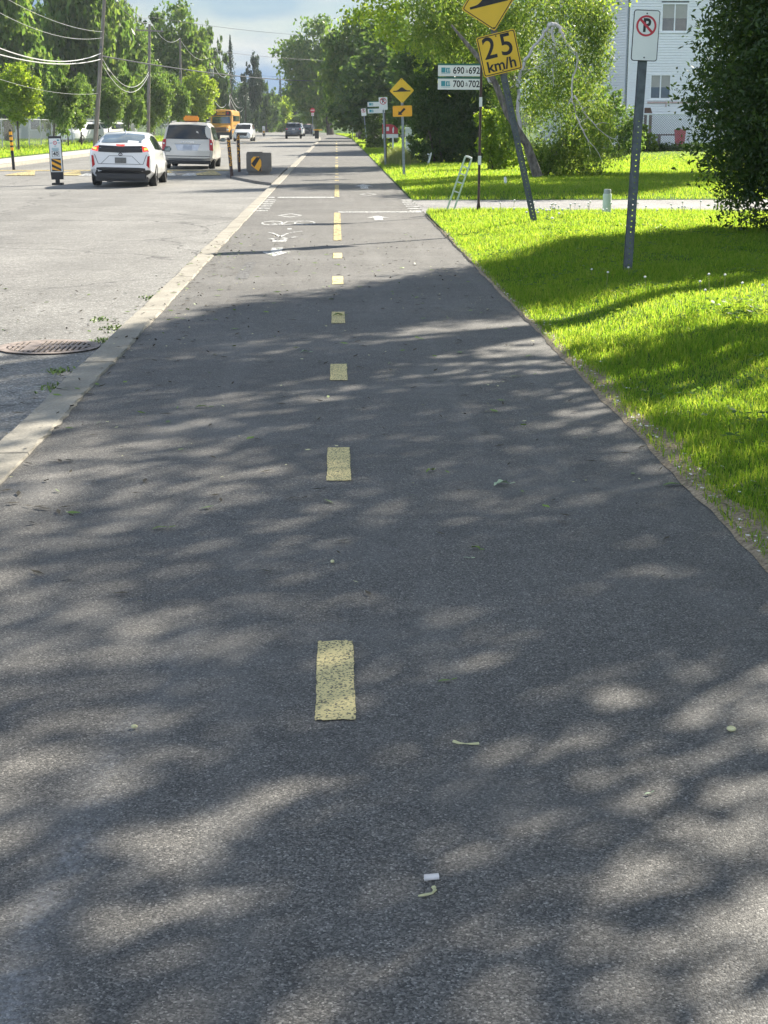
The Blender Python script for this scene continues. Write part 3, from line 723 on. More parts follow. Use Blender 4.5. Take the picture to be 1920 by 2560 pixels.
# storm-broken weeping tree (Y ~ 47)
rng = np.random.default_rng(12)
Yw = 47.0
def W3(u, v, dy=0.0): return at(u, v, Yw+dy)
def WF(u, v, dy=0.0): return at(u, v, Yw-2.1+dy)
lm = []
for (u, v, r, rz_) in [(1230, 60, .9, .7), (1150, 20, .8, .7), (1080, 60, .7, .7), (1330, 20, 1.1, .7), (1440, 40, .9, .9), (1480, 150, .62, .9), (1455, 260, .75, .9), (1400, 200, .8, .8), (1340, 250, .7, .8), (1300, 120, .8, .7),
                      (1500, 330, .50, .9), (1440, 380, .7, .8), (1370, 400, .7, .6), (1500, 60, .45, .8), (1260, 250, .45, .6), (1210, 150, .6, .5), (1480, 440, .45, .45), (1410, 455, .5, .35), (1335, 395, .4, .5), (1275, 330, .35, .5), (1080, -10, .9, .7), (1180, 90, .6, .6), (1120, 110, .6, .5)]:
    p = W3(u, v, rng.uniform(-.7, .9)); lm.append((p.x, p.y, p.z, r, r*1.1, rz_))
TW = []
broken = [([W3(1352, 438), W3(1375, 400), W3(1412, 345)], [.20, .18, .14]),
          ([WF(1345, 440), WF(1318, 360), WF(1268, 280), WF(1238, 205), WF(1196, 140), WF(1165, 105), WF(1128, 60)], [.15, .115, .10, .09, .075, .055, .03]),
          ([WF(1196, 140), WF(1222, 198), WF(1250, 213)], [.07, .055, .03]),
          ([WF(1300, 330), WF(1295, 230), WF(1310, 146), WF(1348, 100), WF(1373, 62)], [.08, .06, .06, .055, .06]),
          ([WF(1372, 60, -.1), WF(1392, 58, -.1), WF(1412, 95, -.2), WF(1443, 135, -.3), WF(1440, 165, -.3), WF(1428, 200, -.4), WF(1433, 250, -.4), WF(1440, 290, -.4)], [.09, .075, .045, .038, .034, .032, .028, .02]),
          ([WF(1383, 66, -.2), WF(1386, 120, -.2), WF(1380, 150, -.2), WF(1384, 215, -.3)], [.06, .04, .025, .012]),
          ([WF(1436, 236, -.4), WF(1462, 280, -.5), WF(1495, 320, -.5), WF(1530, 345, -.5)], [.03, .024, .016, .008]),
          ([WF(1440, 288, -.4), WF(1462, 335, -.5), WF(1492, 375, -.5)], [.035, .025, .01]),
          ([WF(1368, 150, -.3), WF(1345, 165, -.3), WF(1318, 172, -.3)], [.02, .014, .008])]
near_tree('weeping_tree', 'storm-broken weeping tree with pale snapped limb behind the tilted 25 sign', 'tree', tuple(W3(1352, 440)), lm, 52000, 0.12, 0.040, 'leaf_weep',
          [W3(1352, 444), W3(1350, 425), W3(1352, 405)], [.24, .20, .15], 'birch_grey', droop=0.9, tuft=22, sig=0.15, seed=31, limbs=broken[:2], flat=3.2)
mb = MB(); wt = bpy.data.objects['weeping_tree']
rj = random.Random(8)
def gnarl(pts, rad):
    P, Q = [], []
    for i in range(len(pts)-1):
        for k in range(4):
            t_ = k/4; p = pts[i].lerp(pts[i+1], t_); r_ = lerp(rad[i], rad[i+1], t_); j = 0.42*r_ if (i+k) else 0
            P.append(p+Vector((rj.gauss(0, j), rj.gauss(0, j), rj.gauss(0, j)))); Q.append(r_*rj.uniform(.88, 1.15))
    return P+[pts[-1]], Q+[rad[-1]]
for li, (pts, rad) in enumerate(broken[2:]):
    P, Q = gnarl(pts, rad); mb.tube([p-wt.location for p in P], [q_*.72 for q_ in Q], 7)
    if li == 0: continue
    for k in range(3, len(P), 2):
        a = P[k]; d = Vector((rj.uniform(-.5, .5), rj.uniform(-.3, .3), rj.uniform(-.6, .05))); e = a+d*.9
        m = a.lerp(e, .5)+Vector((rj.gauss(0, .04), 0, .05)); mb.tube([a-wt.location, m-wt.location, e-wt.location], [min(.016, Q[k]*.6), .009, .003], 5)
        TW.append(e); TW.append(m)
mb.build('broken_limb', M['birch'], wt, True)['label'] = 'pale snapped limb hanging down'
bpy.data.objects['weeping_tree'].location.z = 0.08

# dense hedges and shrubs
def shrub(name, label, cat, lumps, n, L, W, leaf, seed=3, droop=0.1, sig=0.10, tuft=18, group=None, stems=4):
    x = np.mean([l[0] for l in lumps]); y = np.mean([l[1] for l in lumps])
    t = thing(name, label, cat, (x, y, 0.04), group=group); rng = np.random.default_rng(seed)
    P = tuft_points(rng, [(l[0]-x, l[1]-y, l[2]-.04, *l[3:]) for l in lumps], n, tuft, sig, 0.72, 0.9); P = P[P[:, 2] > 0.02]
    V, F = leaf_quads(rng, P, L, W, droop); link('foliage', np_mesh('foliage', V, F, M[leaf]), t)
    top = max(l[2]+l[5]*0.3 for l in lumps)
    for i in range(stems):
        mb = MB()
        q = lumps[i*len(lumps)//stems]; mb.tube([((q[0]-x)*.6, (q[1]-y)*.6, -.05), ((q[0]-x)*.8, (q[1]-y)*.8, top*0.4), ((q[0]-x), (q[1]-y), min(q[2], top*0.8))], [.05, .035, .015], 6)
        mb.build('stem', M['bark'], t, True)
    return t
rt_ = np.random.default_rng(6); P = np.concatenate([np.array(p-wt.location)+rt_.normal(size=(34, 3))*np.array([.11, .10, .17])-np.array([0, 0, .10]) for p in TW])
V, F = leaf_quads(rt_, P, .11, .036, .9); link('twig_leaves', np_mesh('twig_leaves', V, F, M['leaf_weep']), wt)
hl = []
for i in range(7):
    for j in range(5):
        hl.append((3.35+0.46*i, 62.0+0.25*((i*7+j*3) % 4), 0.45+0.68*j, .52, .6, .52))
shrub('cedar_hedge', 'tall dense dark cedar hedge behind the white ladder-shaped marker', 'hedge', hl, 42000, 0.16, 0.06, 'leaf_dark', 4)
sl_ = [(at(u, v, 53).x, 53+dy, at(u, v, 53).z, r, r, r) for u, v, r, dy in [(1225, 360, .5, 0), (1255, 330, .5, .3), (1240, 395, .45, -.2), (1275, 380, .5, .2), (1215, 300, .35, .3), (1265, 290, .4, .5)]]
shrub('leafy_shrub', 'bright green shrub behind the brown address post', 'shrub', sl_, 9000, 0.11, 0.055, 'leaf_bright', 6)
sl_ = [(at(u, v, 70).x, 70+dy, at(u, v, 70).z, r, r, r) for u, v, r, dy in [(1560, 300, .75, 0), (1500, 330, .8, .5), (1575, 350, .6, -.3), (1530, 250, .6, .6), (1470, 370, .8, .5), (1540, 385, .45, 0)]]
shrub('leafy_shrub', 'dark leafy shrub beside the white house corner', 'shrub', sl_, 9000, 0.14, 0.07, 'leaf_mid', 8)
sl_ = [(at(u, v, 83.6).x, 83.6, at(u, v, 83.6).z, r, r*.7, r) for u, v, r in [(1590, 352, .4), (1606, 335, .45), (1625, 350, .4), (1600, 368, .35), (1632, 365, .3), (1570, 368, .3), (1615, 318, .22)]]
shrub('leafy_shrub', 'light green bush growing in front of the wire fence', 'shrub', sl_, 3500, 0.12, 0.06, 'leaf_bright', 9)
sl_ = [(at(u, 372, 84.2).x, 84.2, 0.3, .55, .5, .35) for u in range(1560, 1760, 16)]
shrub('low_hedge', 'low dark planting along the foot of the wire fence', 'shrub', sl_, 5000, 0.12, 0.06, 'leaf_dark', 10)
pl_ = [(at(937, 340, 98).x+dx, 98+dy, z, r, r, .45) for z, r in [(.3, 0.85), (.8, .85), (1.3, .75), (1.8, .6), (2.3, .45), (2.8, .28), (3.2, .14)] for dx, dy in [(0, 0), (.25*r, -.3*r)]]
shrub('pyramid_cedar', 'trimmed pyramid-shaped cedar behind the far no parking sign', 'shrub', pl_, 9000, 0.13, 0.05, 'leaf_cedar', 12, sig=.06)

# big cedar at the right edge of the lawn
cx, cy = 7.1, 21.6
cl = []
rng = np.random.default_rng(5)
for z, r in [(0.8, 1.65), (1.5, 2.3), (2.2, 2.5), (3.0, 2.55), (3.9, 2.4), (4.8, 2.0), (5.7, 1.75), (6.6, 1.45), (7.5, 1.1), (8.4, 0.75), (9.2, 0.4)]:
    for k in range(12):
        q = 6.283*k/12+z*1.7; rr = r*rng.uniform(0.42, 0.66); b = r*rng.uniform(0.36, 0.56)
        cl.append((cx+math.cos(q)*rr, cy+math.sin(q)*rr, z+rng.uniform(-.25, .25), b, b, b*0.95+.12))
near_tree('cedar_tree', 'large dark cedar at the right edge of the near lawn', 'tree', (cx, cy, .12), cl, 330000, 0.080, 0.034, 'leaf_cedar',
          [(cx, cy, .1), (cx-.05, cy, 2.5), (cx, cy, 6), (cx, cy, 9)], [.22, .18, .10, .03], droop=0.15, tuft=30, sig=0.10, seed=41, flat=0.8)
# the maples beside the camera that throw the dappled shade on the path
def shade_maple(label, base, c, r, k, n, seed, f=(0.20, 0.34)):
    rng = np.random.default_rng(seed); lm = blob_lumps(rng, c, r, k, f)
    bx, by, bz = base
    lim = [([(bx, by, c[2]-r[2]*.8), (lerp(bx, l[0], .5), lerp(by, l[1], .5), lerp(c[2]-r[2]*.6, l[2], .6)), l[:3]], [.10, .07, .02]) for l in lm[::3]]
    return near_tree('maple_tree', label, 'tree', base, lm, n, 0.15, 0.10, 'leaf_mid', [(bx, by, 0), (bx, by, c[2]-r[2]*.9), (c[0], c[1], c[2]+r[2]*.4)], [.24, .18, .06], seed=seed, limbs=lim, tuft=26, sig=0.30)
SHADE = [('tall maple rising above the dark cedar', (10.2, 21.8, .1), (7.2, 20.2, 9.4), (3.4, 3.2, 2.5), 26, 4300, 57),
         ('leafy maple between the first one and the dark cedar', (8.6, 16.6, .1), (6.9, 17.2, 6.3), (3.0, 3.0, 2.2), 24, 4600, 55),
         ('leafy maple beside the path that shades its nearest stretch', (8.4, 12.4, .1), (7.2, 12.2, 6.6), (3.3, 3.6, 2.6), 30, 3300, 51),
         ('leafy maple beyond the first one, out over the lawn', (11.2, 16.4, .1), (10.4, 16.6, 8.6), (3.4, 3.4, 3.0), 26, 5200, 52),
         ('leafy maple standing back beside the viewer', (7.6, 6.2, .1), (6.8, 7.2, 5.6), (3.2, 3.2, 2.3), 26, 6600, 53)]
for a in SHADE: shade_maple(*a)
shade_maple('spreading maple beyond the driveway on the right, mostly out of view', (19.5, 55.0, .1), (17.8, 53.5, 7.2), (5.0, 5.0, 3.6), 34, 44000, 54)
shade_maple('tall maple near the right end of the driveway, out of view', (15.6, 48.4, .1), (13.9, 47.9, 8.6), (4.0, 4.2, 2.7), 30, 30000, 56)
# the far wood that closes the view
rng = np.random.default_rng(88)
lm = []
for i in range(150):
    x = rng.uniform(-150, 90); lm.append((x, 440+rng.uniform(-12, 25), rng.uniform(1.5, 7.5), rng.uniform(3, 6), 4, rng.uniform(2.5, 4.5)))
V, F = leaf_quads(rng, tuft_points(rng, lm, 42000, 24, .3), .9, .6, .2)
o = link('far_wood', np_mesh('far_wood', V, F, M['leaf_dark'])); tag(o, 'hazy green wood closing the view at the end of the street', 'wood', kind='stuff')
#@@GRASS
# ------------------------------------------------------------------ grass
def lz_np(x, y):
    ss = lambda a, b, v: (lambda t: t*t*(3-2*t))(np.clip((v-a)/(b-a), 0, 1))
    return 0.014+0.15*ss(1.75, 3.2, x)*ss(5, 13, y)*(1-ss(24.5, 29.0, y))+0.012*np.sin(x*2.1+y*0.7)*ss(1.8, 2.6, x)
def blades(rng, x, y, z, h, wd, bendf=0.5):
    n = len(x); q = rng.uniform(0, 6.283, n); dx, dy = np.cos(q), np.sin(q); ln = rng.uniform(0.1, 1.0, n)*bendf
    q2 = rng.uniform(0, 6.283, n); wx, wy = np.cos(q2)*wd*0.5, np.sin(q2)*wd*0.5
    B = np.stack([x, y, z], 1)
    p0 = B+np.stack([wx, wy, 0*x], 1); p1 = B-np.stack([wx, wy, 0*x], 1)
    mid = B+np.stack([dx*h*ln*0.28, dy*h*ln*0.28, h*0.58], 1)
    p2 = mid-np.stack([wx, wy, 0*x], 1)*0.8; p3 = mid+np.stack([wx, wy, 0*x], 1)*0.8
    tip = B+np.stack([dx*h*ln, dy*h*ln, h*(1-0.32*ln)], 1)
    V = np.stack([p0, p1, p2, p3, tip], 1).reshape(-1, 3)
    k = np.arange(n, dtype=np.int32)[:, None]*5
    F = np.concatenate([k+np.array([[0, 1, 2]]), k+np.array([[0, 2, 3]]), k+np.array([[3, 2, 4]])], 0)
    return V, F
rng = np.random.default_rng(77)
VV, FF, off = [], [], 0
def addblades(x, y, z, h, wd, bf=0.5):
    global off
    V, F = blades(rng, x, y, z, h, wd, bf); VV.append(V); FF.append(F+off); off += len(V)
def edge_keep(x, y):
    wd = (0.075*(1-np.clip((y-9.5)/3.5, 0, 1))+0.02)*(1+0.45*np.sin(y*3.1+2)+0.2*np.sin(y*9))
    return x > 1.66+wd*rng.uniform(0.5, 1.15, len(x))
for y0, y1, dens in [(4.5, 8, 5200), (8, 12, 4200), (12, 17, 2600), (17, 23, 1700), (23, 29.4, 1300)]:
    x1 = min(0.285*y1+0.6, 7.6); n = int(dens*(y1-y0)*(x1-1.66))
    x = rng.uniform(1.66, x1, n); y = rng.uniform(y0, y1, n)
    k = edge_keep(x, y) & (x < 0.285*y+0.7); x, y = x[k], y[k]
    patch = 0.75+0.35*np.sin(x*2.3+1.1*np.sin(y*1.7))*np.sin(y*1.9+x)
    h = rng.uniform(0.035, 0.092, len(x))*patch*(1+0.012*y); wd = np.full(len(x), 0.0032+0.00022*(y0+y1)/2)
    addblades(x, y, lz_np(x, y)-0.004, h, wd, 0.9)
# stray blades creeping onto the sandy edge and the asphalt rim
n = 2600; y = rng.uniform(5, 22, n); x = 1.63+np.abs(rng.normal(0, .07, n))
addblades(x, y, lz_np(x, y)+.004, rng.uniform(.02, .06, n), np.full(n, .005), 1.3)
# shaggy fringe along the driveway edge
n = 9000; x = rng.uniform(1.7, 8.6, n); y = 29.3-0.15*(np.minimum(x, 8)-1.65)+rng.normal(0, .25, n); y = np.minimum(y, 29.4)
addblades(x, y, lz_np(x, y), rng.uniform(0.06, 0.13, n), np.full(n, 0.008), 0.8)
ob = link('grass', np_mesh('grass', np.concatenate(VV), np.concatenate(FF), M['grass'])); tag(ob, 'short bright green lawn grass beside the path', 'grass', kind='stuff')
VV, FF, off = [], [], 0
for y0, y1, dens, xm in [(34.6, 46, 420, 14), (46, 62, 200, 18), (62, 92, 70, 26)]:
    n = int(dens*(y1-y0)*(xm-1.6)); x = rng.uniform(1.66, xm, n); y = rng.uniform(y0, y1, n); k = x < 0.29*y+1; x, y = x[k], y[k]
    addblades(x, y, 0.0+(0.02+0.07*np.clip((x-1.7)/1.9, 0, 1))*np.clip((y-34.6)/2.0, 0, 1), rng.uniform(0.05, 0.10, len(x))*(0.7+y/90), np.full(len(x), 0.012*(y0+y1)/80), 0.8)
n = 60000; y = rng.uniform(92, 230, n); x = 1.66+rng.uniform(0, 12, n)*rng.random(n)
y2_ = y; b = np.where(y > 150, -1.2*((y-150)/67.0)**2, 0)
addblades(x+b, y, np.full(n, 0.04), rng.uniform(0.08, 0.22, n), np.full(n, 0.03), 0.8)
ob = link('grass', np_mesh('grass', np.concatenate(VV), np.concatenate(FF), M['grass'])); tag(ob, 'bright lawn grass beyond the driveway', 'grass', kind='stuff')
VV, FF, off = [], [], 0
n = 60000; y = rng.uniform(62, 190, n); x = -15.4-22*rng.random(n)**1.6; b = np.where(y > 150, -1.2*((y-150)/67.0)**2, 0)
addblades(x+b, y, np.full(n, 0.10), rng.uniform(0.08, 0.22, n), np.full(n, 0.03), 0.8)
ob = link('grass', np_mesh('grass', np.concatenate(VV), np.concatenate(FF), M['grass'])); tag(ob, 'grass verge beside the left sidewalk', 'grass', kind='stuff')
VV, FF, off = [], [], 0
n = 5000; x = rng.normal(2.45, 0.42, n); y = rng.normal(63.5, 1.6, n); k = x > 1.75; x, y = x[k], y[k]
addblades(x, y, np.full(len(x), 0.03), rng.uniform(0.25, 0.85, len(x))*np.exp(-((x-2.5)/.7)**2), np.full(len(x), 0.014), 0.55)
ob = link('tall_grass', np_mesh('tall_grass', np.concatenate(VV), np.concatenate(FF), M['drygrass'])); tag(ob, 'tall unmown grass clump behind the small hump sign', 'tall grass', kind='stuff')
# broad-leaved weeds and clover growing in the lawn
rgw = np.random.default_rng(14); C = []
for _ in range(150):
    cx_, cy_ = rgw.uniform(1.9, 5.2), rgw.uniform(5.5, 27); m = rgw.integers(6, 26); C.append(np.stack([rgw.normal(cx_, .09, m), rgw.normal(cy_, .14, m)], 1))
for _ in range(14):
    cx_, cy_ = rgw.normal(3.25, .22), rgw.normal(12.2, .35); m = 16; C.append(np.stack([rgw.normal(cx_, .07, m), rgw.normal(cy_, .1, m)], 1))
C = np.concatenate(C); C = C[C[:, 0] > 1.8]; z_ = lz_np(C[:, 0], C[:, 1])+rgw.uniform(.025, .075, len(C)); C3 = np.stack([C[:, 0], C[:, 1], z_], 1)
V, F = leaf_quads(rgw, C3, .055, .034, 0, 1.5); c4 = C3.repeat(4, 0); V[:, 2] = c4[:, 2]+(V[:, 2]-c4[:, 2])*.45
ob = link('lawn_weeds', np_mesh('lawn_weeds', V, F, M['clover'])); tag(ob, 'broad-leaved weeds and clover in the lawn', 'weeds', kind='stuff')
# dandelions
def dandelion_mesh():
    mb = MB(); mb.tube([(0, 0, 0), (.012, 0, .5), (0, .008, 1)], .009, 5, 0, False); st = len(mb.f)
    bm = bmesh.new(); bmesh.ops.create_icosphere(bm, subdivisions=1, radius=.06)
    bmesh.ops.scale(bm, vec=(1, 1, .85), verts=bm.verts); bmesh.ops.translate(bm, vec=(0, .008, 1.03), verts=bm.verts)
    return mb, bm
mb, bm = dandelion_mesh(); h_ = MB(); h_.bm(bm)
dl = thing('dandelion', 'dandelion seed head on a thin stem in the sunny grass strip by the driveway', 'dandelion', (3.2, 25.4, .15), group='dandelions gone to seed in the sunny strip')
mb.build('stem', M['stem'], dl); h_.build('seed_head', M['fluff'], dl, True)
rr = random.Random(4); first = True
for i in range(62):
    x = rr.uniform(2.9, 7.4) if i > 22 else rr.gauss(3.3, .35); y = rr.uniform(24.6, 28.6) if i > 22 else rr.gauss(25.2, .7)
    o = dl if first else copy_tree(dl); first = False
    hh = rr.uniform(.10, .24); o.location = (x, y, float(lz_np(np.array(x), np.array(y)))); o.scale = (.36, .36, hh); o.rotation_euler = (rr.uniform(-.2, .2), rr.uniform(-.2, .2), rr.uniform(0, 6))
    for c in kids(o):
        if c.name.startswith('seed_head'): c.scale = (1, 1, .36/hh); c.location = (0, 0, 1-1.0*.36/hh)
for x, y, hh in [(3.05, 12.9, .19), (3.22, 13.3, .22), (3.32, 12.7, .20), (3.02, 12.6, .15), (2.78, 13.9, .16), (3.42, 12.2, .24), (3.30, 11.6, .2), (2.55, 14.6, .17), (3.5, 13.9, .16), (2.9, 15.3, .12), (2.62, 15.9, .08)]:
    o = copy_tree(dl); o['label'] = 'tall dandelion seed head on a bare stem in the shaded near lawn'; o['group'] = 'tall dandelions in the near lawn'
    o.location = (x, y, float(lz_np(np.array(x), np.array(y)))); o.scale = (.22, .22, hh); o.rotation_euler = (rr.uniform(-.15, .15), rr.uniform(-.15, .15), rr.uniform(0, 6))
    for c in kids(o):
        if c.name.startswith('seed_head'): c.scale = (1, 1, .22/hh); c.location = (0, 0, 1-1.0*.22/hh)

# ------------------------------------------------------------------ signs
def rrect(w_, h_, r, n=5):
    p = []
    for cx, cz, a in [(w_/2-r, h_/2-r, 0), (-w_/2+r, h_/2-r, 90), (-w_/2+r, -h_/2+r, 180), (w_/2-r, -h_/2+r, 270)]:
        for k in range(n+1):
            q = R(a+90*k/n); p.append((cx+r*math.cos(q), cz+r*math.sin(q)))
    return p
def shift(p, dx, dz, k=1.0, rot=0.0):
    c, s = math.cos(rot), math.sin(rot)
    return [(dx+k*(x*c-z*s), dz+k*(x*s+z*c)) for x, z in p]
def upost(h, mat, parent, wd=.075, holes=True, y=0.0):
    mb = MB(); hw, wall = .007, .004
    if holes:
        for s in (-1, 1): mb.box((s*(wd*.32+hw)/2, y, h/2-.15), (wd*.32-hw, wall, h+.3))
        n = int(h*.62/.055)
        for i in range(n+1): mb.box((0, y, -.02+i*.055), (hw*2, wall*.9, .055-.012))
        mb.box((0, y, (-.02+(n+1)*.055-.025+h)/2), (hw*2, wall*.9, h-(-.02+(n+1)*.055-.025)))
    else: mb.box((0, y, h/2-.15), (wd*.64, wall, h+.3))
    for s in (-1, 1):
        mb.box((s*wd*.36, y+.018, h/2-.15), (wd*.08, .036, h+.3)); mb.box((s*wd*.44, y+.036, h/2-.15), (wd*.12, .004, h+.3))
    return mb.build('post', mat, parent)
def panel(parent, poly, mats, name='sign_panel', y=-.03, th=.004):
    mb = MB(); mb.prism(poly, y, y+th, 0)
    o = mb.build(name, mats, parent); return o
def hump_symbol(mb, cx, cz, k, y, mi=0):
    p = [(-.30, -.035), (.30, -.035), (.30, .0)]
    for i in range(13):
        t = i/12; x = lerp(.22, -.22, t); p.append((x, .0+.115*math.exp(-(x/.115)**2)*1.0))
    p.append((-.30, .0)); mb.sheet(shift(p, cx, cz, k), y, mi)
def hump_diamond(parent, cz, side, border, cx=0.0, y=-.03, name='hump_panel'):
    d = rrect(side, side, .035); pd = shift(d, cx, cz, 1, R(45))
    pn = panel(parent, pd, [M['sign_yellow']], name, y)
    mb = MB()
    if border:
        a = shift(rrect(side-.03, side-.03, .03), cx, cz, 1, R(45)); b = shift(rrect(side-.056, side-.056, .022), cx, cz, 1, R(45))
        n = len(a); mb.add([(x, y-.002, z) for x, z in a]+[(x, y-.002, z) for x, z in b], [(i, (i+1) % n, (i+1) % n+n, i+n) for i in range(n)])
    hump_symbol(mb, cx, cz, side/.60*.98, y-.0025)
    for dz in (-.62, .62): mb.ring(cx, cz+side*dz, .012, .002, y-.003, 0, 10)
    mb.build('hump_symbol', M['sign_black'], pn)
    return pn

# leaning 25 km/h sign post
t = thing('speed_sign', 'yellow 25 km/h sign with hump diamond on a badly leaning steel post', 'road sign', (3.09, 24.29, .10), (0, R(-13.4), 0))
upost(3.62, M['galv_dark'], t, .10)
pn = panel(t, shift(rrect(.60, .60, .035), 0, 2.645), [M['sign_yellow']], 'speed_panel')
mb = MB(); a = shift(rrect(.575, .575, .03), 0, 2.645); b = shift(rrect(.548, .548, .022), 0, 2.645); n = len(a)
mb.add([(x, -.032, z) for x, z in a]+[(x, -.032, z) for x, z in b], [(i, (i+1) % n, (i+1) % n+n, i+n) for i in range(n)])
mb.text('2', -.13, 2.735, .45, -.0325, sx=.95, bold=.005); mb.text('5', .13, 2.735, .45, -.0325, sx=.95, bold=.005)
mb.text('km/h', 0, 2.47, .225, -.0325, bold=.005, sx=1.0)
for z in (2.90, 2.39): mb.ring(0, z, .012, .002, -.033, 0, 10)
mb.build('lettering', M['sign_black'], pn)
hump_diamond(t, 3.395, .60, True)

# near no-parking sign
def no_parking(label, loc, lean, h, w_, hh, group=None, post='galv_dark', border=True, holes=True, scale=1.0):
    t = thing('parking_sign', label, 'road sign', loc, (0, R(lean), 0), group)
    upost(h, M[post], t, .095 if holes else .07, holes)
    cz = h-hh/2+.05
    pn = panel(t, shift(rrect(w_, hh, .028), 0, cz), [M['sign_black'] if border else M['sign_white']], 'sign_panel', -.034)
    mb = MB(); Y0 = -.037
    mb.sheet(shift(rrect(w_-.016, hh-.016, .022), 0, cz), Y0, 0)
    r = w_*.385; rz = cz+hh*.19
    mb.ring(0, rz, r, r*.80, Y0-.001, 1, 40, 1.0)
    mb.text('P', .004, rz, r*1.75, Y0-.0012, 2, bold=.006, sx=.86)
    q = R(45); d = r*.88; wv = r*.085
    mb.add([(-d*math.cos(q)-wv, Y0-.0018, rz+d*math.sin(q)-wv), (-d*math.cos(q)+wv, Y0-.0018, rz+d*math.sin(q)+wv), (d*math.cos(q)+wv, Y0-.0018, rz-d*math.sin(q)+wv), (d*math.cos(q)-wv, Y0-.0018, rz-d*math.sin(q)-wv)], [(0, 1, 2, 3)], 1)
    for s in (-1, 1): mb.ring(0, cz+s*hh*.43, .008, .001, Y0-.0015, 2, 10)
    mb.build('sign_face', [M['sign_white'], M['sign_red'], M['sign_black']], pn)
    return t
no_parking('white no parking sign on a straight dark steel post in the near lawn', (2.985, 15.86, .12), 1.9, 2.56, .262, .485)
no_parking('small white no parking sign behind the yellow hump diamond', (1.88, 60.8, .05), -2.2, 2.50, .33, .47, post='galv', border=False, holes=False)
no_parking('far white no parking sign on a leaning post before the pyramid cedar', (2.26, 117, .05), -6, 2.58, .36, .52, post='galv', border=False, holes=False)

def address_post(label, loc, plates, h, lean=0.0, group=None, far=False, rad=.024):
    t = thing('address_sign', label, 'address sign', loc, (0, R(lean), 0), group)
    mb = MB(); mb.tube([(0, 0, -.1), (0, 0, .16)], rad*1.5, 10); mb.tube([(0, 0, .12), (0, 0, .22)], [rad*1.5, rad], 10, 0, False); mb.tube([(0, 0, .2), (0, 0, h)], rad, 10)
    mb.build('post', M['brown_post'], t, True)
    for (x0, x1, z, hh, a, b) in plates:
        pn = MB(); pn.box(((x0+x1)/2, -.034, z), (x1-x0, .006, hh)); o = pn.build('name_plate', M['sign_white'], t)
        g = MB(); g.box(((x0+x1)/2, -.030, z+hh/2+.016), (x1-x0+.01, .018, .030)); g.build('top_rail', M['sign_green'], o)
        g = MB(); y = -.0385
        g.sheet([(x0+.06, z-.035), (x0+.135, z-.035), (x0+.135, z+.055), (x0+.06, z+.055)], y, 1)
        g.sheet([(x0+.145, z-.035), (x0+.225, z-.035), (x0+.215, z+.05), (x0+.145, z+.05)], y, 1)
        g.sheet([(x0+.06, z-.055), (x0+.22, z-.055), (x0+.22, z-.048), (x0+.06, z-.048)], y, 1)
        for xx in (.168, .196): g.sheet([(x0+xx, z-.02), (x0+xx+.012, z-.02), (x0+xx+.012, z+.035), (x0+xx, z+.035)], y-.0006, 2)
        if a:
            g.text(a, x0+.375, z, .165, y, 0, sx=.84, bold=.003); g.text('à', x0+.525, z, .11, y, 0); g.text(b, x0+.66, z, .165, y, 0, sx=.84, bold=.003)
        g.build('lettering', [M['sign_black'], M['sign_teal'], M['sign_white']], o)
    return t
t = address_post('brown post carrying two white address plates reading 690 to 692 and 700 to 702', (2.63, 29.07, 0.0),
    [(-.79, -.025, 2.565, .19, '690', '692'), (-.79, -.025, 2.33, .19, '700', '702')], 2.66, 0.3)
mb = MB(); mb.box((0, -.027, 2.02), (.055, .006, .17)); mb.box((0, -.027, .98), (.06, .006, .16)); mb.build('post_label', M['sign_white'], t)
address_post('small brown post with two white address plates behind the small no parking sign', (1.95, 61.6, .03), [(-.66, -.08, 2.33, .17, None, None), (-.66, .0, 2.08, .17, None, None)], 2.45, -2)
address_post('far bluish address plates stacked on a post near the wooden pole', (1.72, 150, .03), [(-.40, .45, 2.75, .24, None, None), (-.42, .45, 2.44, .22, None, None), (-.95, -.30, 2.2, .24, None, None)], 2.9, 0)

# yellow hump sign with arrow tab
t = thing('hump_sign', 'yellow speed hump diamond with orange arrow tab below it', 'road sign', (2.12, 49.53, .04), (0, R(-1.8), 0))
upost(2.9, M['galv'], t, .085, False)
hump_diamond(t, 2.58, .545, False)
pn = panel(t, shift(rrect(.60, .33, .03), 0, 1.965), [M['sign_amber']], 'arrow_panel')
mb = MB(); q = R(0)
ar = [(-.15, -.11), (-.13, .0), (-.095, -.03), (.03, .09), (.075, .045), (-.05, -.075), (-.02, -.115)]
mb.sheet(shift(ar, .02, 1.97, 1.05), -.0325); mb.build('arrow_symbol', M['sign_black'], pn)

# white sign and letter-box group beside the far pole
t = thing('notice_board', 'small white notice sign low on a post beside the wooden pole', 'sign', (1.6, 158, .03))
mb = MB(); mb.box((0, 0, .7), (.08, .08, 1.5)); mb.build('post', M['galv'], t)
mb = MB(); mb.box((0, -.05, 1.75), (.64, .02, .66), bev=.006); o = mb.build('sign_panel', M['sign_white'], t)
mb = MB(); mb.box((.05, -.062, 1.74), (.10, .004, .28)); mb.build('symbol', M['sign_black'], o)

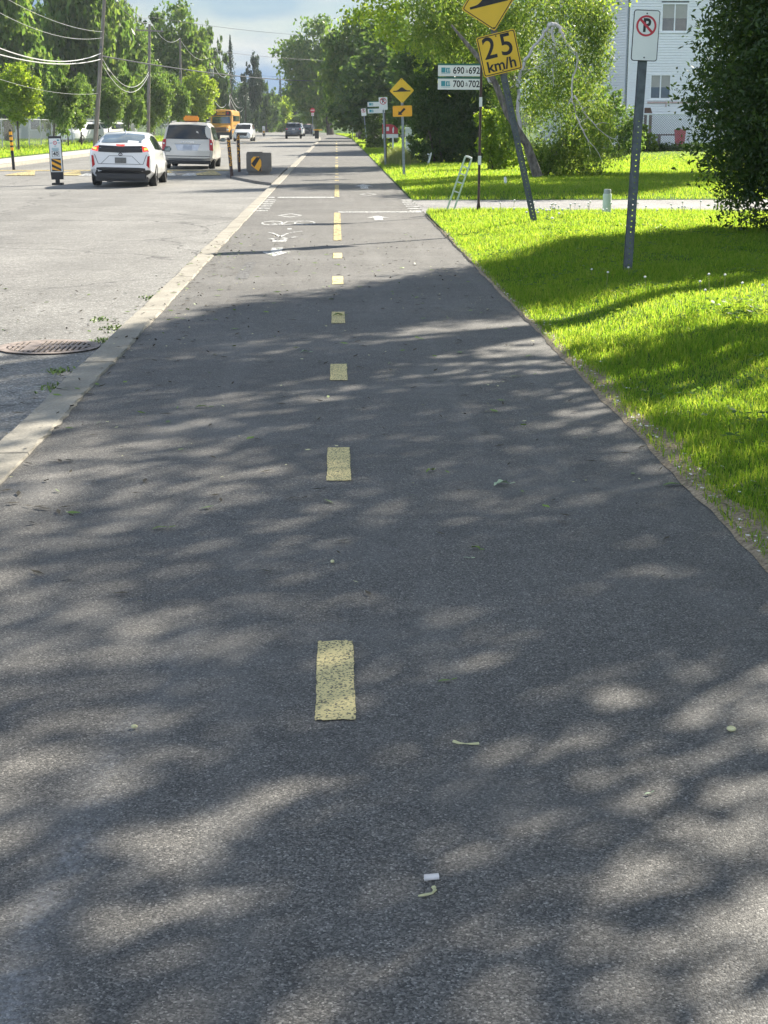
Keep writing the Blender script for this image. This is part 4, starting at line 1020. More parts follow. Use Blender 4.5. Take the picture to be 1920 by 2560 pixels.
# for-sale style sign
t = thing('yard_sign', 'red and white yard sign on a white post at the edge of the far lawn', 'sign', (3.3, 96, .05))
mb = MB(); mb.box((0.12, 0, .55), (.10, .05, 1.2)); mb.build('post', M['white_plastic'], t)
mb = MB(); mb.prism([(-.52, .95), (.42, .95), (.42, 1.25), (.22, 1.45), (-.05, 1.52), (-.52, 1.52)], -.03, .0); o = mb.build('red_panel', M['sign_red'], t)
mb = MB(); mb.sheet([(-.28, 1.12), (-.12, 1.12), (-.12, 1.36), (-.28, 1.36)], -.033); mb.sheet([(.10, 1.0), (.17, 1.0), (.19, 1.30), (.14, 1.38), (.08, 1.22)], -.033); mb.build('emblem', M['sign_white'], o)
mb = MB(); mb.box((-.05, -.012, .83), (.98, .025, .22)); mb.box((-.50, .012, 1.12), (.04, .03, .95)); mb.build('lower_panel', M['sign_white'], t)

# utility cabinet and white picket piece
t = thing('utility_cabinet', 'pale grey utility cabinet standing in the tall grass', 'cabinet', (3.35, 72, .05))
mb = MB(); mb.box((0, 0, .68), (.42, .42, 1.36), bev=.02); mb.build('cabinet_body', M['wall_pale'], t, True)
mb = MB(); mb.box((0, 0, 1.38), (.47, .47, .06), bev=.015); mb.build('cabinet_lid', M['white_plastic'], t, True)
mb = MB(); mb.box((0.05, -.217, .70), (.30, .012, 1.05)); o = mb.build('door', M['wall_pale'], t); mb = MB(); mb.box((.17, -.228, .72), (.02, .02, .10)); mb.build('handle', M['galv'], o)
t = thing('picket_fence', 'short broken run of white pickets between the cabinet and the hedge', 'fence', (3.55, 66, .05))
for i in range(5):
    mb = MB(); mb.prism([(-.035, -.05), (.035, -.05), (.035, .85-.1*i), (0, .93-.1*i), (-.035, .85-.1*i)], -.01, .01); mb.build('picket', M['white_plastic'], t, loc=(.0-.04*i+.12, -1.3*i, 0), rot=(0, R(6*i-8), 0))
mb = MB(); mb.box((0, -2.6, .42), (.03, 5.6, .05)); mb.build('rail', M['white_plastic'], t)

# ladder-shaped marker at the driveway edge
t = thing('ladder_marker', 'narrow white ladder-shaped marker leaning over the grass edge', 'marker', (2.1, 29.3, .0), (0, R(19), 0))
for s in (-1, 1):
    mb = MB(); mb.box((s*.062, 0, .54), (.032, .03, 1.10), bev=.006); mb.build('rail', M['green_plastic'], t, True)
for i, z in enumerate((.42, .60, .76, .90)):
    mb = MB(); mb.box((0, 0, z), (.092, .022, .022), bev=.005); mb.build('rung', M['white_plastic'], t, True)
mb = MB(); mb.tube([(-.062, 0, 1.085), (0, 0, 1.095), (.062, 0, 1.085)], .02, 8); mb.build('top_bar', M['white_plastic'], t, True)
# short white post
t = thing('marker_post', 'short pale round marker post at the edge of the sunny grass strip', 'marker post', (4.88, 28.2, .0))
mb = MB(); mb.tube([(0, 0, -.1), (0, 0, .40), (0, 0, .41)], [.078, .078, .072], 20); mb.build('post', M['green_plastic'], t, True)
mb = MB(); mb.tube([(0, 0, .41), (0, 0, .47), (0, 0, .49)], [.066, .066, .055], 20); mb.build('cap', M['grey_plastic'], t, True)
t = thing('white_stake', 'tiny white stake in the lawn at the foot of the weeping tree', 'stake', (4.36, 40.5, .05), (0, R(-4), 0))
mb = MB(); mb.tube([(0, 0, -.05), (0, 0, .22), (0, 0, .25)], [.035, .035, .02], 8); mb.build('stake', M['white_plastic'], t, True)

# ------------------------------------------------------------------ road furniture
def marker(label, loc, far=False):
    t = thing('road_marker', label, 'traffic marker', loc, (0, R(-1.2), 0), 'flexible panel markers on the road centre line')
    mb = MB(); mb.box((0, 0, .03), (.30, .30, .06), bev=.01); mb.box((0, 0, .10), (.12, .05, .10)); mb.prism([(-.17, .15), (.17, .15), (.18, .36), (-.18, .36)], -.02, .02); mb.build('rubber_base', M['black_rubber'], t)
    mb = MB(); mb.box((0, 0, .84), (.37, .03, .98), bev=.008); mb.box((0, 0, 1.33), (.37, .034, .05)); o = mb.build('panel', M['black_trim'], t)
    mb = MB(); Y0 = -.018
    mb.sheet([(-.165, .36), (.165, .36), (.165, 1.29), (-.165, 1.29)], Y0, 0)
    mb.ring(0, 1.17, .055, .038, Y0-.002, 1, 24); mb.text('E', 0, 1.17, .07, Y0-.002, 1)
    mb.sheet([(.06, 1.22), (.12, 1.22), (.12, 1.26), (.06, 1.26)], Y0-.002, 2)
    for z, ww in [(1.165, .14)]:
        for s in (-1, 1): mb.sheet([(s*.07, z-.008), (s*.15, z-.008), (s*.15, z+.008), (s*.07, z+.008)], Y0-.002, 2)
    for z, ww in [(1.08, .03), (1.02, .10), (.985, .10), (.95, .08)]: mb.sheet([(-ww, z-.008), (ww, z-.008), (ww, z+.008), (-ww, z+.008)], Y0-.002, 2)
    for x0, x1, z0, z1 in [(-.10, .10, .935, .945), (-.10, -.09, .78, .945), (.09, .10, .78, .945), (-.10, .10, .775, .785)]: mb.sheet([(x0, z0), (x1, z0), (x1, z1), (x0, z1)], Y0-.002, 3)
    mb.text('40', 0, .86, .155, Y0-.003, 3, bold=.004)
    if not far: mb.build('legend', [M['sign_white'], M['sign_red'], M['sign_teal'], M['sign_black']], o)
    else: MB_ = mb.build('legend', [M['sign_white'], M['sign_red'], M['sign_teal'], M['sign_black']], o)
    mb = MB(); mb.sheet([(-.135, .38), (.135, .38), (.135, .735), (-.135, .735)], Y0-.002, 0)
    for k in range(-1, 4):
        z = .40+.155*k; p = [(-.135, z+.11), (.135, z-.03), (.135, z+.045), (-.135, z+.185)]
        p = [(x, min(.735, max(.38, zz))) for x, zz in p]; mb.sheet(p, Y0-.003, 1)
    mb.build('stripes', [M['sign_amber'], M['sign_black']], o)
    return t
marker('white panel marker with amber and black stripes reading 40 beside the white hatchback', (-7.97, 45.2, ROADZ))
marker('tiny far panel marker in the road left of the dark SUV', (-8.6+bend(208), 208, ROADZ), True)
def bollard(label, loc, h, lean, kind, group=None):
    t = thing('bollard', label, 'bollard', loc, (0, R(lean), 0), group)
    mb = MB(); r = .055; mb.tube([(0, 0, -.1), (0, 0, .04), (0, 0, h-.05), (0, 0, h)], [r*1.15, r, r, r*.5], 14); o = mb.build('post', M['black_rubber'] if kind == 'band' else M['brown_post'], t, True)
    mb = MB()
    if kind == 'band':
        for k in range(4):
            z = h-.16-.19*k; mb.tube([(0, 0, z-.06), (0, 0, z+.06)], r+.004, 14, 0, False)
        mb.build('yellow_bands', M['sign_amber'], o, True)
    else:
        rr_ = random.Random(int(h*1000))
        for k in range(120):
            z = rr_.uniform(h*.27, h-.07); q = rr_.uniform(0, 6.283); rad = r+.003; a, b = rr_.uniform(.010, .020), rr_.uniform(.012, .022); vs = []
            for j in range(6):
                g = 6.283*j/6; qq = q+a*math.cos(g)/rad; vs.append((rad*math.cos(qq), rad*math.sin(qq), z+b*math.sin(g)))
            mb.add(vs, [list(range(6))])
        mb.build('speckles', M['sign_amber'], o)
bollard('black bollard with yellow bands at the left edge of the street', (-12.15, 59.7, ROADZ), 1.50, -2.0, 'band')
bollard('speckled dark bollard nearest the beige minivan, leaning left', (-3.36, 50.5, 0), 1.20, -4.0, 'spot', 'speckled bollards on the kerb extension')
bollard('speckled dark bollard next to the concrete planter, taller with orange tip', (-3.37, 54.6, 0), 1.32, -0.8, 'spot', 'speckled bollards on the kerb extension')
# concrete planter
t = thing('concrete_planter', 'grey concrete block with black and yellow diagonal board', 'planter', (-2.55, 51.6, 0))
mb = MB(); mb.box((0, .3, .40), (.80, .60, .60), bev=.02)
mb.box((0, .3, .05), (.70, .50, .12)); mb.box((-.13, .3, .712), (.50, .60, .03), bev=.008); mb.build('block', M['planter'], t, True)
mb = MB(); pn = [(-.23, .28), (.0, .10), (.10, .10), (.10, .42), (.02, .56), (-.15, .56), (-.23, .48)]; pn = [(x-.01, z+.02) for x, z in pn]
mb.prism(pn, -.02, -.001); o = mb.build('hazard_board', M['sign_amber'], t)
mb = MB(); mb.sheet([(-.235, .36), (-.14, .24), (.06, .55), (-.06, .57)], -.023); mb.sheet([(.0, .125), (.085, .125), (.085, .30), (.055, .22)], -.023); mb.build('stripe', M['sign_black'], o)

# dark bin with yellow bar, stop sign
t = thing('roadside_barrier', 'far dark bin with a yellow-orange bar across its top at the kerb', 'barrier', (-2.0+bend(176), 176, 0))
mb = MB(); mb.prism([(-.22, -.05), (.22, -.05), (.25, .82), (-.25, .82)], -.2, .2); mb.build('bin_body', M['black_rubber'], t)
mb = MB(); mb.box((.10, -.02, .88), (1.0, .12, .13), bev=.01); mb.build('bar', M['sign_amber'], t, True)
t = thing('stop_sign', 'far red stop sign with a small white tab on a thin post', 'road sign', (-2.95, 198, 0))
mb = MB(); mb.box((0, .03, 1.5), (.07, .05, 3.1)); mb.build('post', M['galv'], t)
oc = [(.32*math.cos(R(22.5+45*k)), 3.15+.32*math.sin(R(22.5+45*k))) for k in range(8)]
mb = MB(); mb.prism(oc, -.01, .0); o = mb.build('stop_panel', M['sign_red'], t)
mb = MB(); mb.text('ARRÊT', 0, 3.15, .17, -.013, bold=.004); mb.build('lettering', M['sign_white'], o)
mb = MB(); mb.box((0, -.005, 2.66), (.34, .012, .34)); o = mb.build('tab', M['sign_white'], t); mb = MB(); mb.ring(0, 2.66, .11, .06, -.013, 0, 16); mb.build('tab_symbol', M['sign_red'], o)

# storm drain
t = thing('storm_drain', 'rusty round storm drain grate beside the kerb', 'drain', (-2.28, 12.15, ROADZ+.004))
def disc_ring(mb, ro, ri, z, n=48):
    b = len(mb.v)
    for k in range(n):
        q = 6.2832*k/n; mb.v += [(ro*math.cos(q), ro*math.sin(q), z), (ri*math.cos(q), ri*math.sin(q), z)]
    for k in range(n): mb.f.append([b+2*k, b+2*((k+1) % n), b+2*((k+1) % n)+1, b+2*k+1]); mb.m.append(0)
mb = MB(); disc_ring(mb, .40, .325, .008); mb.build('frame', M['rust'], t)
mb = MB(); disc_ring(mb, .33, .0005, .003); mb.build('opening', M['iron_dark'], t)
mb = MB()
for i in range(15):
    x = -.29+.041*i; L = math.sqrt(max(0, .322**2-x*x))
    mb.box((x, 0, .0085), (.020, 2*L, .007))
mb.box((.0, 0, .0095), (.64, .05, .007)); mb.box((-.12, 0, .0098), (.10, .50, .006)); mb.build('grate', M['rust'], t)
#@@VEH
# ------------------------------------------------------------------ vehicles (local frame: rear bumper at y=0, nose towards +y)
class Body:
    def __init__(s, name, label, cat, loc, rz, sections, mat, group=None, roll=0.0, sharp=32):
        s.t = thing(name, label, cat, loc, (0, R(roll), rz), group)
        mb = MB(); n = len(sections[0][1]); ring = []
        for y, hp in sections:
            full = [(x, z) for x, z in hp] + [(-x, z) for x, z in reversed(hp[1:-1])]
            ring.append(len(full)); mb.v += [(x, y, z) for x, z in full]
        k = ring[0]
        for i in range(len(sections)-1):
            for j in range(k): mb.f.append([i*k+j, i*k+(j+1) % k, (i+1)*k+(j+1) % k, (i+1)*k+j]); mb.m.append(0)
        mb.f.append(list(range(k))); mb.m.append(0); mb.f.append(list(reversed(range((len(sections)-1)*k, len(sections)*k)))); mb.m.append(0)
        s.bvh = BVHTree.FromPolygons([Vector(v) for v in mb.v], mb.f)
        s.body = mb.build('body', M[mat], s.t, sharp)
    def patch(s, name, view, top, bot, mat, off=.006, rows=6, cols=10, parent=None):
        def samp(pl, t):
            d = [0]
            for a, b in zip(pl[:-1], pl[1:]): d.append(d[-1]+math.dist(a, b))
            q = t*d[-1]
            for i in range(len(pl)-1):
                if q <= d[i+1]+1e-9:
                    f = (q-d[i])/max(1e-9, d[i+1]-d[i]); return lerp(pl[i][0], pl[i+1][0], f), lerp(pl[i][1], pl[i+1][1], f)
            return pl[-1]
        mb = MB(); dirv = {'rear': Vector((0, 1, 0)), 'front': Vector((0, -1, 0)), 'right': Vector((-1, 0, 0)), 'left': Vector((1, 0, 0))}[view]
        for r in range(rows+1):
            for c in range(cols+1):
                a, z = (lerp(p, q, r/rows) for p, q in zip(samp(bot, c/cols), samp(top, c/cols)))
                o = {'rear': Vector((a, -5, z)), 'front': Vector((a, 25, z)), 'right': Vector((5, a, z)), 'left': Vector((-5, a, z))}[view]
                h, nrm, _, _ = s.bvh.ray_cast(o, dirv)
                if h is None:
                    h, nrm, _, _ = s.bvh.find_nearest(Vector((a if view in ('rear', 'front') else (1 if view == 'right' else -1), (0 if view == 'rear' else 5) if view in ('rear', 'front') else a, z)))
                if nrm.dot(dirv) > 0: nrm = -nrm
                nn = (nrm*0.5-dirv*0.5).normalized()
                mb.v.append(tuple(h+nn*off))
        for r in range(rows):
            for c in range(cols): k = r*(cols+1)+c; mb.f.append([k, k+1, k+cols+2, k+cols+1]); mb.m.append(0)
        o = mb.build(name, M[mat], parent or s.t); o.data.polygons.foreach_set('use_smooth', [True]*len(o.data.polygons)); return o
    def sides(s, name, top, bot, mat, **k):
        for v in ('right', 'left'): s.patch(name, v, top, bot, mat, **k)
    def pair(s, name, view, top, bot, mat, **k):
        a = s.patch(name, view, top, bot, mat, **k); b = s.patch(name, view, [(-x, z) for x, z in top], [(-x, z) for x, z in bot], mat, **k); return a, b
    def wheels(s, half, ys, r, w_=.21):
        for y in ys:
            for sx in (1, -1):
                W = empty('wheel', (sx*half, y, r)); W.parent = s.t
                mb = MB(); prof = [(-w_/2, r*.62), (-w_/2, r*.93), (-w_*.36, r), (w_*.36, r), (w_/2, r*.93), (w_/2, r*.62)]; n = 28
                for x, rr_ in prof:
                    for k in range(n): q = 6.2832*k/n; mb.v.append((x, rr_*math.cos(q), rr_*math.sin(q)))
                for i in range(len(prof)-1):
                    for k in range(n): mb.f.append([i*n+k, i*n+(k+1) % n, (i+1)*n+(k+1) % n, (i+1)*n+k]); mb.m.append(0)
                mb.build('tyre', M['black_rubber'], W, True)
                mb = MB(); mb.tube([(-w_*.40, 0, 0), (w_*.40, 0, 0)], r*.20, 12)
                for k in range(5):
                    q = 6.2832*k/5; mb.box((sx*w_*.40, math.cos(q)*r*.36, math.sin(q)*r*.36), (.03, r*.52, r*.17), M=None) if False else mb.prism([(math.cos(q-.22)*r*.1, math.sin(q-.22)*r*.1), (math.cos(q-.20)*r*.62, math.sin(q-.20)*r*.62), (math.cos(q+.20)*r*.62, math.sin(q+.20)*r*.62), (math.cos(q+.22)*r*.1, math.sin(q+.22)*r*.1)], sx*w_*.36-.01, sx*w_*.36+.012, axis='x')
                mb.build('rim', M['rim'], W)
                # dark arch lip on the body side
                mb = MB(); n = 20; xo = sx*(half+w_/2-.015)
                for k in range(n+1):
                    q = math.pi*k/n*1.16-.25; mb.v += [(xo, y+r*1.20*math.cos(q), r+r*1.20*math.sin(q)), (xo, y+r*.5*math.cos(q), r+r*.5*math.sin(q))]
                for k in range(n): mb.f.append([2*k, 2*k+2, 2*k+3, 2*k+1]); mb.m.append(0)
                mb.build('wheel_arch', M['black_trim'], s.t)
    def mirrors(s, x, y, z, mat):
        for sx in (1, -1):
            mb = MB(); mb.box((sx*x, y, z), (.20, .11, .15), bev=.035); mb.box((sx*(x-.12), y+.02, z-.04), (.12, .05, .04)); o = mb.build('mirror', M[mat], s.t, True)
            mb = MB(); mb.box((sx*x, y-.057, z), (.16, .004, .11)); mb.build('mirror_glass', M['sky_glass'], o)

# --- white hatchback seen from behind
S = [(0.00, [(0, .44), (.60, .44), (.72, .50), (.775, .70), (.775, .90), (.70, 1.00), (.55, 1.06), (0, 1.09)]),
     (0.08, [(0, .36), (.64, .36), (.80, .47), (.835, .70), (.82, .95), (.74, 1.08), (.58, 1.125), (0, 1.14)]),
     (0.22, [(0, .26), (.70, .26), (.855, .42), (.875, .70), (.855, .97), (.74, 1.10), (.60, 1.15), (0, 1.165)]),
     (0.60, [(0, .20), (.72, .20), (.87, .38), (.885, .70), (.865, .97), (.70, 1.20), (.60, 1.26), (0, 1.295)]),
     (1.10, [(0, .19), (.74, .19), (.875, .36), (.885, .70), (.865, .96), (.66, 1.33), (.56, 1.385), (0, 1.42)]),
     (1.60, [(0, .18), (.75, .18), (.88, .35), (.885, .68), (.868, .95), (.635, 1.40), (.53, 1.455), (0, 1.485)]),
     (2.20, [(0, .18), (.75, .18), (.88, .35), (.885, .67), (.868, .94), (.635, 1.41), (.53, 1.46), (0, 1.49)]),
     (2.80, [(0, .18), (.75, .18), (.88, .35), (.885, .66), (.866, .92), (.66, 1.32), (.55, 1.385), (0, 1.415)]),
     (3.60, [(0, .18), (.75, .18), (.88, .35), (.882, .64), (.85, .86), (.78, .96), (.70, .99), (0, 1.03)]),
     (4.15, [(0, .18), (.72, .18), (.86, .34), (.865, .58), (.82, .74), (.72, .82), (.60, .85), (0, .88)]),
     (4.50, [(0, .22), (.55, .22), (.66, .34), (.68, .50), (.62, .60), (.52, .66), (.40, .68), (0, .69)])]
P = Body('hatchback', 'white hatchback with lit brake lamps and black tail band, driving away', 'car', (-5.93, 43.4, ROADZ), R(0.6), S, 'white_car', roll=1.2)
P.patch('rear_window', 'rear', [(-.54, 1.405), (0, 1.44), (.54, 1.405)], [(-.66, 1.185), (0, 1.19), (.66, 1.185)], 'bright_glass', rows=8)
P.patch('tail_band', 'rear', [(-.60, 1.115), (0, 1.095), (.60, 1.115)], [(-.60, .945), (0, .925), (.60, .945)], 'black_trim', off=.010)
P.patch('high_brake_lamp', 'rear', [(-.13, 1.14), (.13, 1.14)], [(-.10, 1.105), (.10, 1.105)], 'brake', off=.016, cols=4, rows=2)
for a in P.pair('tail_lamp', 'rear', [(.58, 1.10), (.82, 1.07)], [(.62, .96), (.84, 1.0)], 'brake', off=.014, rows=3, cols=4): pass
P.pair('lamp_bulb', 'rear', [(.64, 1.06), (.74, 1.05)], [(.65, 1.0), (.74, 1.01)], 'brake_hot', off=.022, rows=2, cols=3)
P.patch('rear_bumper', 'rear', [(-.80, .46), (-.62, .535), (.62, .535), (.80, .46)], [(-.80, .38), (-.64, .30), (.64, .30), (.80, .40)], 'black_trim', off=.012)
mb = MB(); mb.box((0, .22, .33), (1.36, .34, .22), bev=.03); mb.box((0, 2.2, .22), (1.44, 4.0, .14)); mb.build('underbody', M['black_trim'], P.t)
P.pair('reflector', 'rear', [(.735, .84), (.79, .86)], [(.70, .60), (.775, .52)], 'red_lens', off=.014, rows=4, cols=2)
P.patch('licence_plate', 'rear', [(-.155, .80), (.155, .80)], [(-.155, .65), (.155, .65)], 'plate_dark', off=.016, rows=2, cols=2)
for tp, bt in [([(-.30, .848), (.30, .848)], [(-.30, .838), (.30, .838)]), ([(-.30, .845), (-.52, .635)], [(-.315, .845), (-.535, .635)]), ([(.30, .845), (.52, .635)], [(.315, .845), (.535, .635)]),
               ([(-.60, .632), (.60, .632)], [(-.60, .620), (.60, .620)]), ([(-.70, .88), (-.60, .62)], [(-.715, .88), (-.615, .62)]), ([(.70, .88), (.60, .62)], [(.715, .88), (.615, .62)])]:
    P.patch('panel_gap', 'rear', tp, bt, 'seam', off=.008, rows=1, cols=8)
mb = MB()
for rx_, rz_, cz_ in [(.058, .040, .885), (.020, .036, .885), (.036, .016, .898)]:
    n = 24
    vs = []
    for k in range(n):
        q = 6.2832*k/n; vs += [(rx_*math.cos(q), -.028, cz_+rz_*math.sin(q)), (rx_*.74*math.cos(q), -.028, cz_+rz_*.74*math.sin(q))]
    mb.add(vs, [(2*k, 2*((k+1) % n), 2*((k+1) % n)+1, 2*k+1) for k in range(n)])
mb.build('emblem', M['navy_car'], P.t)
P.sides('side_window', [(1.05, 1.30), (1.7, 1.385), (2.45, 1.34)], [(0.95, 1.02), (1.8, .99), (3.10, .97)], 'car_glass')
P.sides('quarter_window', [(2.55, 1.32), (2.75, 1.27)], [(3.15, .99), (3.30, .98)], 'car_glass', rows=3, cols=3)
P.patch('windscreen', 'front', [(-.55, 1.36), (.55, 1.36)], [(-.68, 1.04), (.68, 1.04)], 'car_glass')
P.sides('door_gap', [(2.28, 1.0), (2.30, .30)], [(2.265, 1.0), (2.285, .30)], 'seam', rows=1)
P.sides('door_handle', [(2.05, .88), (2.25, .88)], [(2.05, .85), (2.25, .85)], 'chrome', off=.02, rows=1, cols=2)
P.wheels(.78, (.95, 3.65), .325, .215); P.mirrors(1.0, 3.05, 1.0, 'black_trim')
mb = MB(); mb.prism([(1.2, 1.44), (1.38, 1.44), (1.26, 1.53)], -.012, .012, axis='x'); mb.build('roof_fin', M['white_car'], P.t)

# --- beige minivan with orange roof sign
S = [(0.00, [(0, .42), (.72, .42), (.86, .46), (.90, .58), (.90, .66), (.86, .70), (.6, .71), (0, .71)]),
     (0.05, [(0, .34), (.80, .34), (.93, .44), (.96, .62), (.955, .88), (.90, .96), (.7, .97), (0, .97)]),
     (0.12, [(0, .30), (.82, .30), (.955, .42), (.975, .66), (.965, .98), (.91, 1.10), (.7, 1.11), (0, 1.11)]),
     (0.40, [(0, .26), (.84, .26), (.965, .40), (.985, .70), (.965, 1.05), (.84, 1.53), (.72, 1.64), (0, 1.67)]),
     (0.55, [(0, .26), (.84, .26), (.97, .40), (.99, .70), (.965, 1.05), (.83, 1.58), (.70, 1.70), (0, 1.74)]),
     (1.40, [(0, .24), (.86, .24), (.985, .38), (1.0, .70), (.97, 1.04), (.82, 1.60), (.70, 1.73), (0, 1.76)]),
     (2.80, [(0, .24), (.86, .24), (.985, .38), (1.0, .70), (.97, 1.02), (.82, 1.58), (.70, 1.71), (0, 1.74)]),
     (3.40, [(0, .24), (.86, .24), (.98, .38), (.995, .68), (.96, 1.0), (.84, 1.42), (.72, 1.55), (0, 1.60)]),
     (4.20, [(0, .24), (.86, .24), (.975, .38), (.985, .66), (.93, .94), (.86, 1.02), (.76, 1.06), (0, 1.12)]),
     (4.85, [(0, .24), (.80, .24), (.93, .36), (.94, .60), (.86, .80), (.76, .88), (.6, .91), (0, .93)]),
     (5.14, [(0, .28), (.60, .28), (.72, .38), (.74, .56), (.68, .66), (.6, .70), (.5, .72), (0, .73)])]
V = Body('minivan', 'beige minivan with an orange sign box on its roof, ahead of the white hatchback', 'van', (-5.68, 60.3, ROADZ), R(0.4), S, 'beige_car', roll=1.1)
V.patch('rear_window', 'rear', [(-.74, 1.62), (0, 1.655), (.74, 1.62)], [(-.84, 1.12), (0, 1.115), (.84, 1.12)], 'car_glass', rows=8)
V.pair('tail_lamp', 'rear', [(.82, 1.12), (.95, 1.08)], [(.83, .72), (.955, .70)], 'red_lens', off=.03, rows=4, cols=3)
V.pair('lamp_lens', 'rear', [(.87, .98), (.92, .98)], [(.87, .92), (.92, .92)], 'sign_white', off=.04, rows=1, cols=1)
V.patch('plate_recess', 'rear', [(-.47, .925), (.47, .925)], [(-.38, .70), (.38, .70)], 'alu', off=.006)
V.patch('licence_plate', 'rear', [(-.17, .885), (.17, .885)], [(-.17, .735), (.17, .735)], 'plate', off=.016, rows=2, cols=2)
for tp, bt in [([(-.86, .50), (.86, .50)], [(-.86, .478), (.86, .478)]), ([(-.50, .94), (.50, .94)], [(-.50, .928), (.50, .928)]), ([(-.88, .97), (-.84, .52)], [(-.892, .97), (-.852, .52)]), ([(.88, .97), (.84, .52)], [(.892, .97), (.852, .52)])]:
    V.patch('panel_gap', 'rear', tp, bt, 'seam', off=.007, rows=1)
mb = MB(); mb.text('D O D G E', 0, 1.01, .07, 0, bold=.002, sx=1.5); mb.build('lettering', M['chrome'], V.t, loc=(0, .02, 0))
V.patch('bumper_strip', 'rear', [(-.84, .405), (.84, .405)], [(-.82, .33), (.82, .33)], 'alu', off=.01, rows=1)
V.patch('lower_valance', 'rear', [(-.80, .33), (.80, .33)], [(-.74, .27), (.74, .27)], 'black_trim', off=.012, rows=2)
mb = MB(); mb.box((0, .24, .30), (1.72, .36, .12), bev=.03); mb.box((0, 2.5, .27), (1.68, 4.6, .16)); mb.build('underbody', M['black_trim'], V.t)
V.sides('side_window', [(.62, 1.56), (1.5, 1.585), (2.9, 1.55)], [(.62, 1.12), (1.5, 1.08), (3.5, 1.05)], 'car_glass')
V.sides('door_gap', [(2.6, 1.0), (2.6, .32)], [(2.585, 1.0), (2.585, .32)], 'seam', rows=1)
V.patch('windscreen', 'front', [(-.70, 1.60), (.70, 1.60)], [(-.80, 1.12), (.80, 1.12)], 'car_glass')
for sx in (1, -1):
    mb = MB(); mb.tube([(sx*.66, .75, 1.755), (sx*.66, 2.6, 1.77)], .02, 8); mb.build('roof_rail', M['galv_dark'], V.t, True)
V.wheels(.86, (.92, 4.0), .345, .225); V.mirrors(1.12, 3.55, 1.08, 'black_trim')
mb = MB(); mb.box((.06, 1.1, 1.875), (.58, .22, .22), bev=.05); o = mb.build('roof_sign', M['orange_lamp'], V.t, True)
mb = MB(); mb.box((.06, 1.1, 1.765), (.5, .16, .03)); mb.build('sign_base', M['black_trim'], o)

# --- SUV shape, shared by the white one coming and the dark one leaving
def suv_sections(L=4.6, h=1.70, w_=.90):
    k = w_/.9; e = h/1.70
    f = lambda *p: [(x*k, z*e) for x, z in p]
    return [(0.00, f((0, .44), (.66, .44), (.80, .50), (.84, .64), (.84, .90), (.80, .98), (.6, 1.0), (0, 1.0))),
            (0.10, f((0, .32), (.74, .32), (.87, .44), (.895, .66), (.88, 1.0), (.80, 1.16), (.6, 1.18), (0, 1.18))),
            (0.45, f((0, .24), (.76, .24), (.89, .40), (.90, .70), (.88, 1.02), (.74, 1.50), (.62, 1.60), (0, 1.63))),
            (1.20, f((0, .22), (.78, .22), (.90, .38), (.905, .70), (.88, 1.0), (.72, 1.57), (.62, 1.66), (0, 1.70))),
            (2.30, f((0, .22), (.78, .22), (.90, .38), (.905, .70), (.88, .98), (.73, 1.54), (.62, 1.64), (0, 1.68))),
            (2.75, f((0, .22), (.78, .22), (.90, .38), (.905, .70), (.88, .98), (.76, 1.40), (.66, 1.50), (0, 1.55))),
            (3.45, f((0, .22), (.78, .22), (.90, .38), (.905, .70), (.87, .96), (.82, 1.02), (.74, 1.06), (0, 1.12))),
            (4.25, f((0, .24), (.76, .24), (.88, .38), (.89, .66), (.84, .88), (.74, .97), (.66, .99), (0, 1.02))),
            (4.60, f((0, .30), (.66, .30), (.78, .40), (.80, .60), (.76, .76), (.68, .84), (.6, .86), (0, .88)))]
A = Body('suv', 'white SUV coming towards the viewer in front of the school bus', 'car', (-8.80, 155.5, ROADZ), R(180-2), suv_sections(), 'white_car')
A.patch('windscreen', 'front', [(-.64, 1.56), (.64, 1.56)], [(-.76, 1.13), (.76, 1.13)], 'car_glass', off=.012)
A.patch('grille', 'front', [(-.50, .83), (.50, .83)], [(-.40, .52), (.40, .52)], 'black_trim', off=.012)
A.patch('grille_bar', 'front', [(-.44, .84), (.44, .84)], [(-.44, .80), (.44, .80)], 'chrome', off=.02, rows=1)
A.patch('lower_grille', 'front', [(-.55, .44), (.55, .44)], [(-.55, .34), (.55, .34)], 'galv', off=.012, rows=2)
A.pair('headlight', 'front', [(.52, .86), (.78, .80)], [(.54, .72), (.79, .70)], 'chrome', off=.014, rows=3, cols=4)
A.patch('licence_plate', 'front', [(-.16, .56), (.16, .56)], [(-.16, .42), (.16, .42)], 'plate', off=.024, rows=1, cols=1)
A.sides('side_window', [(.55, 1.48), (1.3, 1.54), (2.4, 1.50)], [(.55, 1.10), (1.3, 1.06), (3.1, 1.04)], 'car_glass'); A.wheels(.80, (.85, 3.65), .34, .22); A.mirrors(1.02, 3.1, 1.08, 'white_car')
D = Body('suv', 'dark blue SUV driving away in the right lane, far down the street', 'car', (-4.72+bend(176)*.4, 176.5, ROADZ), R(1), suv_sections(h=1.78), 'navy_car')
D.patch('rear_window', 'rear', [(-.66, 1.60), (.66, 1.60)], [(-.76, 1.22), (.76, 1.22)], 'car_glass', off=.012)
D.patch('tail_strip', 'rear', [(-.80, 1.17), (.80, 1.17)], [(-.80, 1.13), (.80, 1.13)], 'chrome', off=.016, rows=1)
D.pair('tail_lamp', 'rear', [(.62, 1.12), (.86, 1.12)], [(.66, 1.0), (.86, 1.0)], 'red_lens', off=.014, rows=2, cols=3)
D.patch('licence_plate', 'rear', [(-.16, 1.08), (.16, 1.08)], [(-.16, .93), (.16, .93)], 'plate', off=.02, rows=1, cols=1)
D.patch('roof_panel', 'rear', [(-.58, 1.72), (.58, 1.72)], [(-.62, 1.655), (.62, 1.655)], 'pearl_car', off=.01, rows=2)
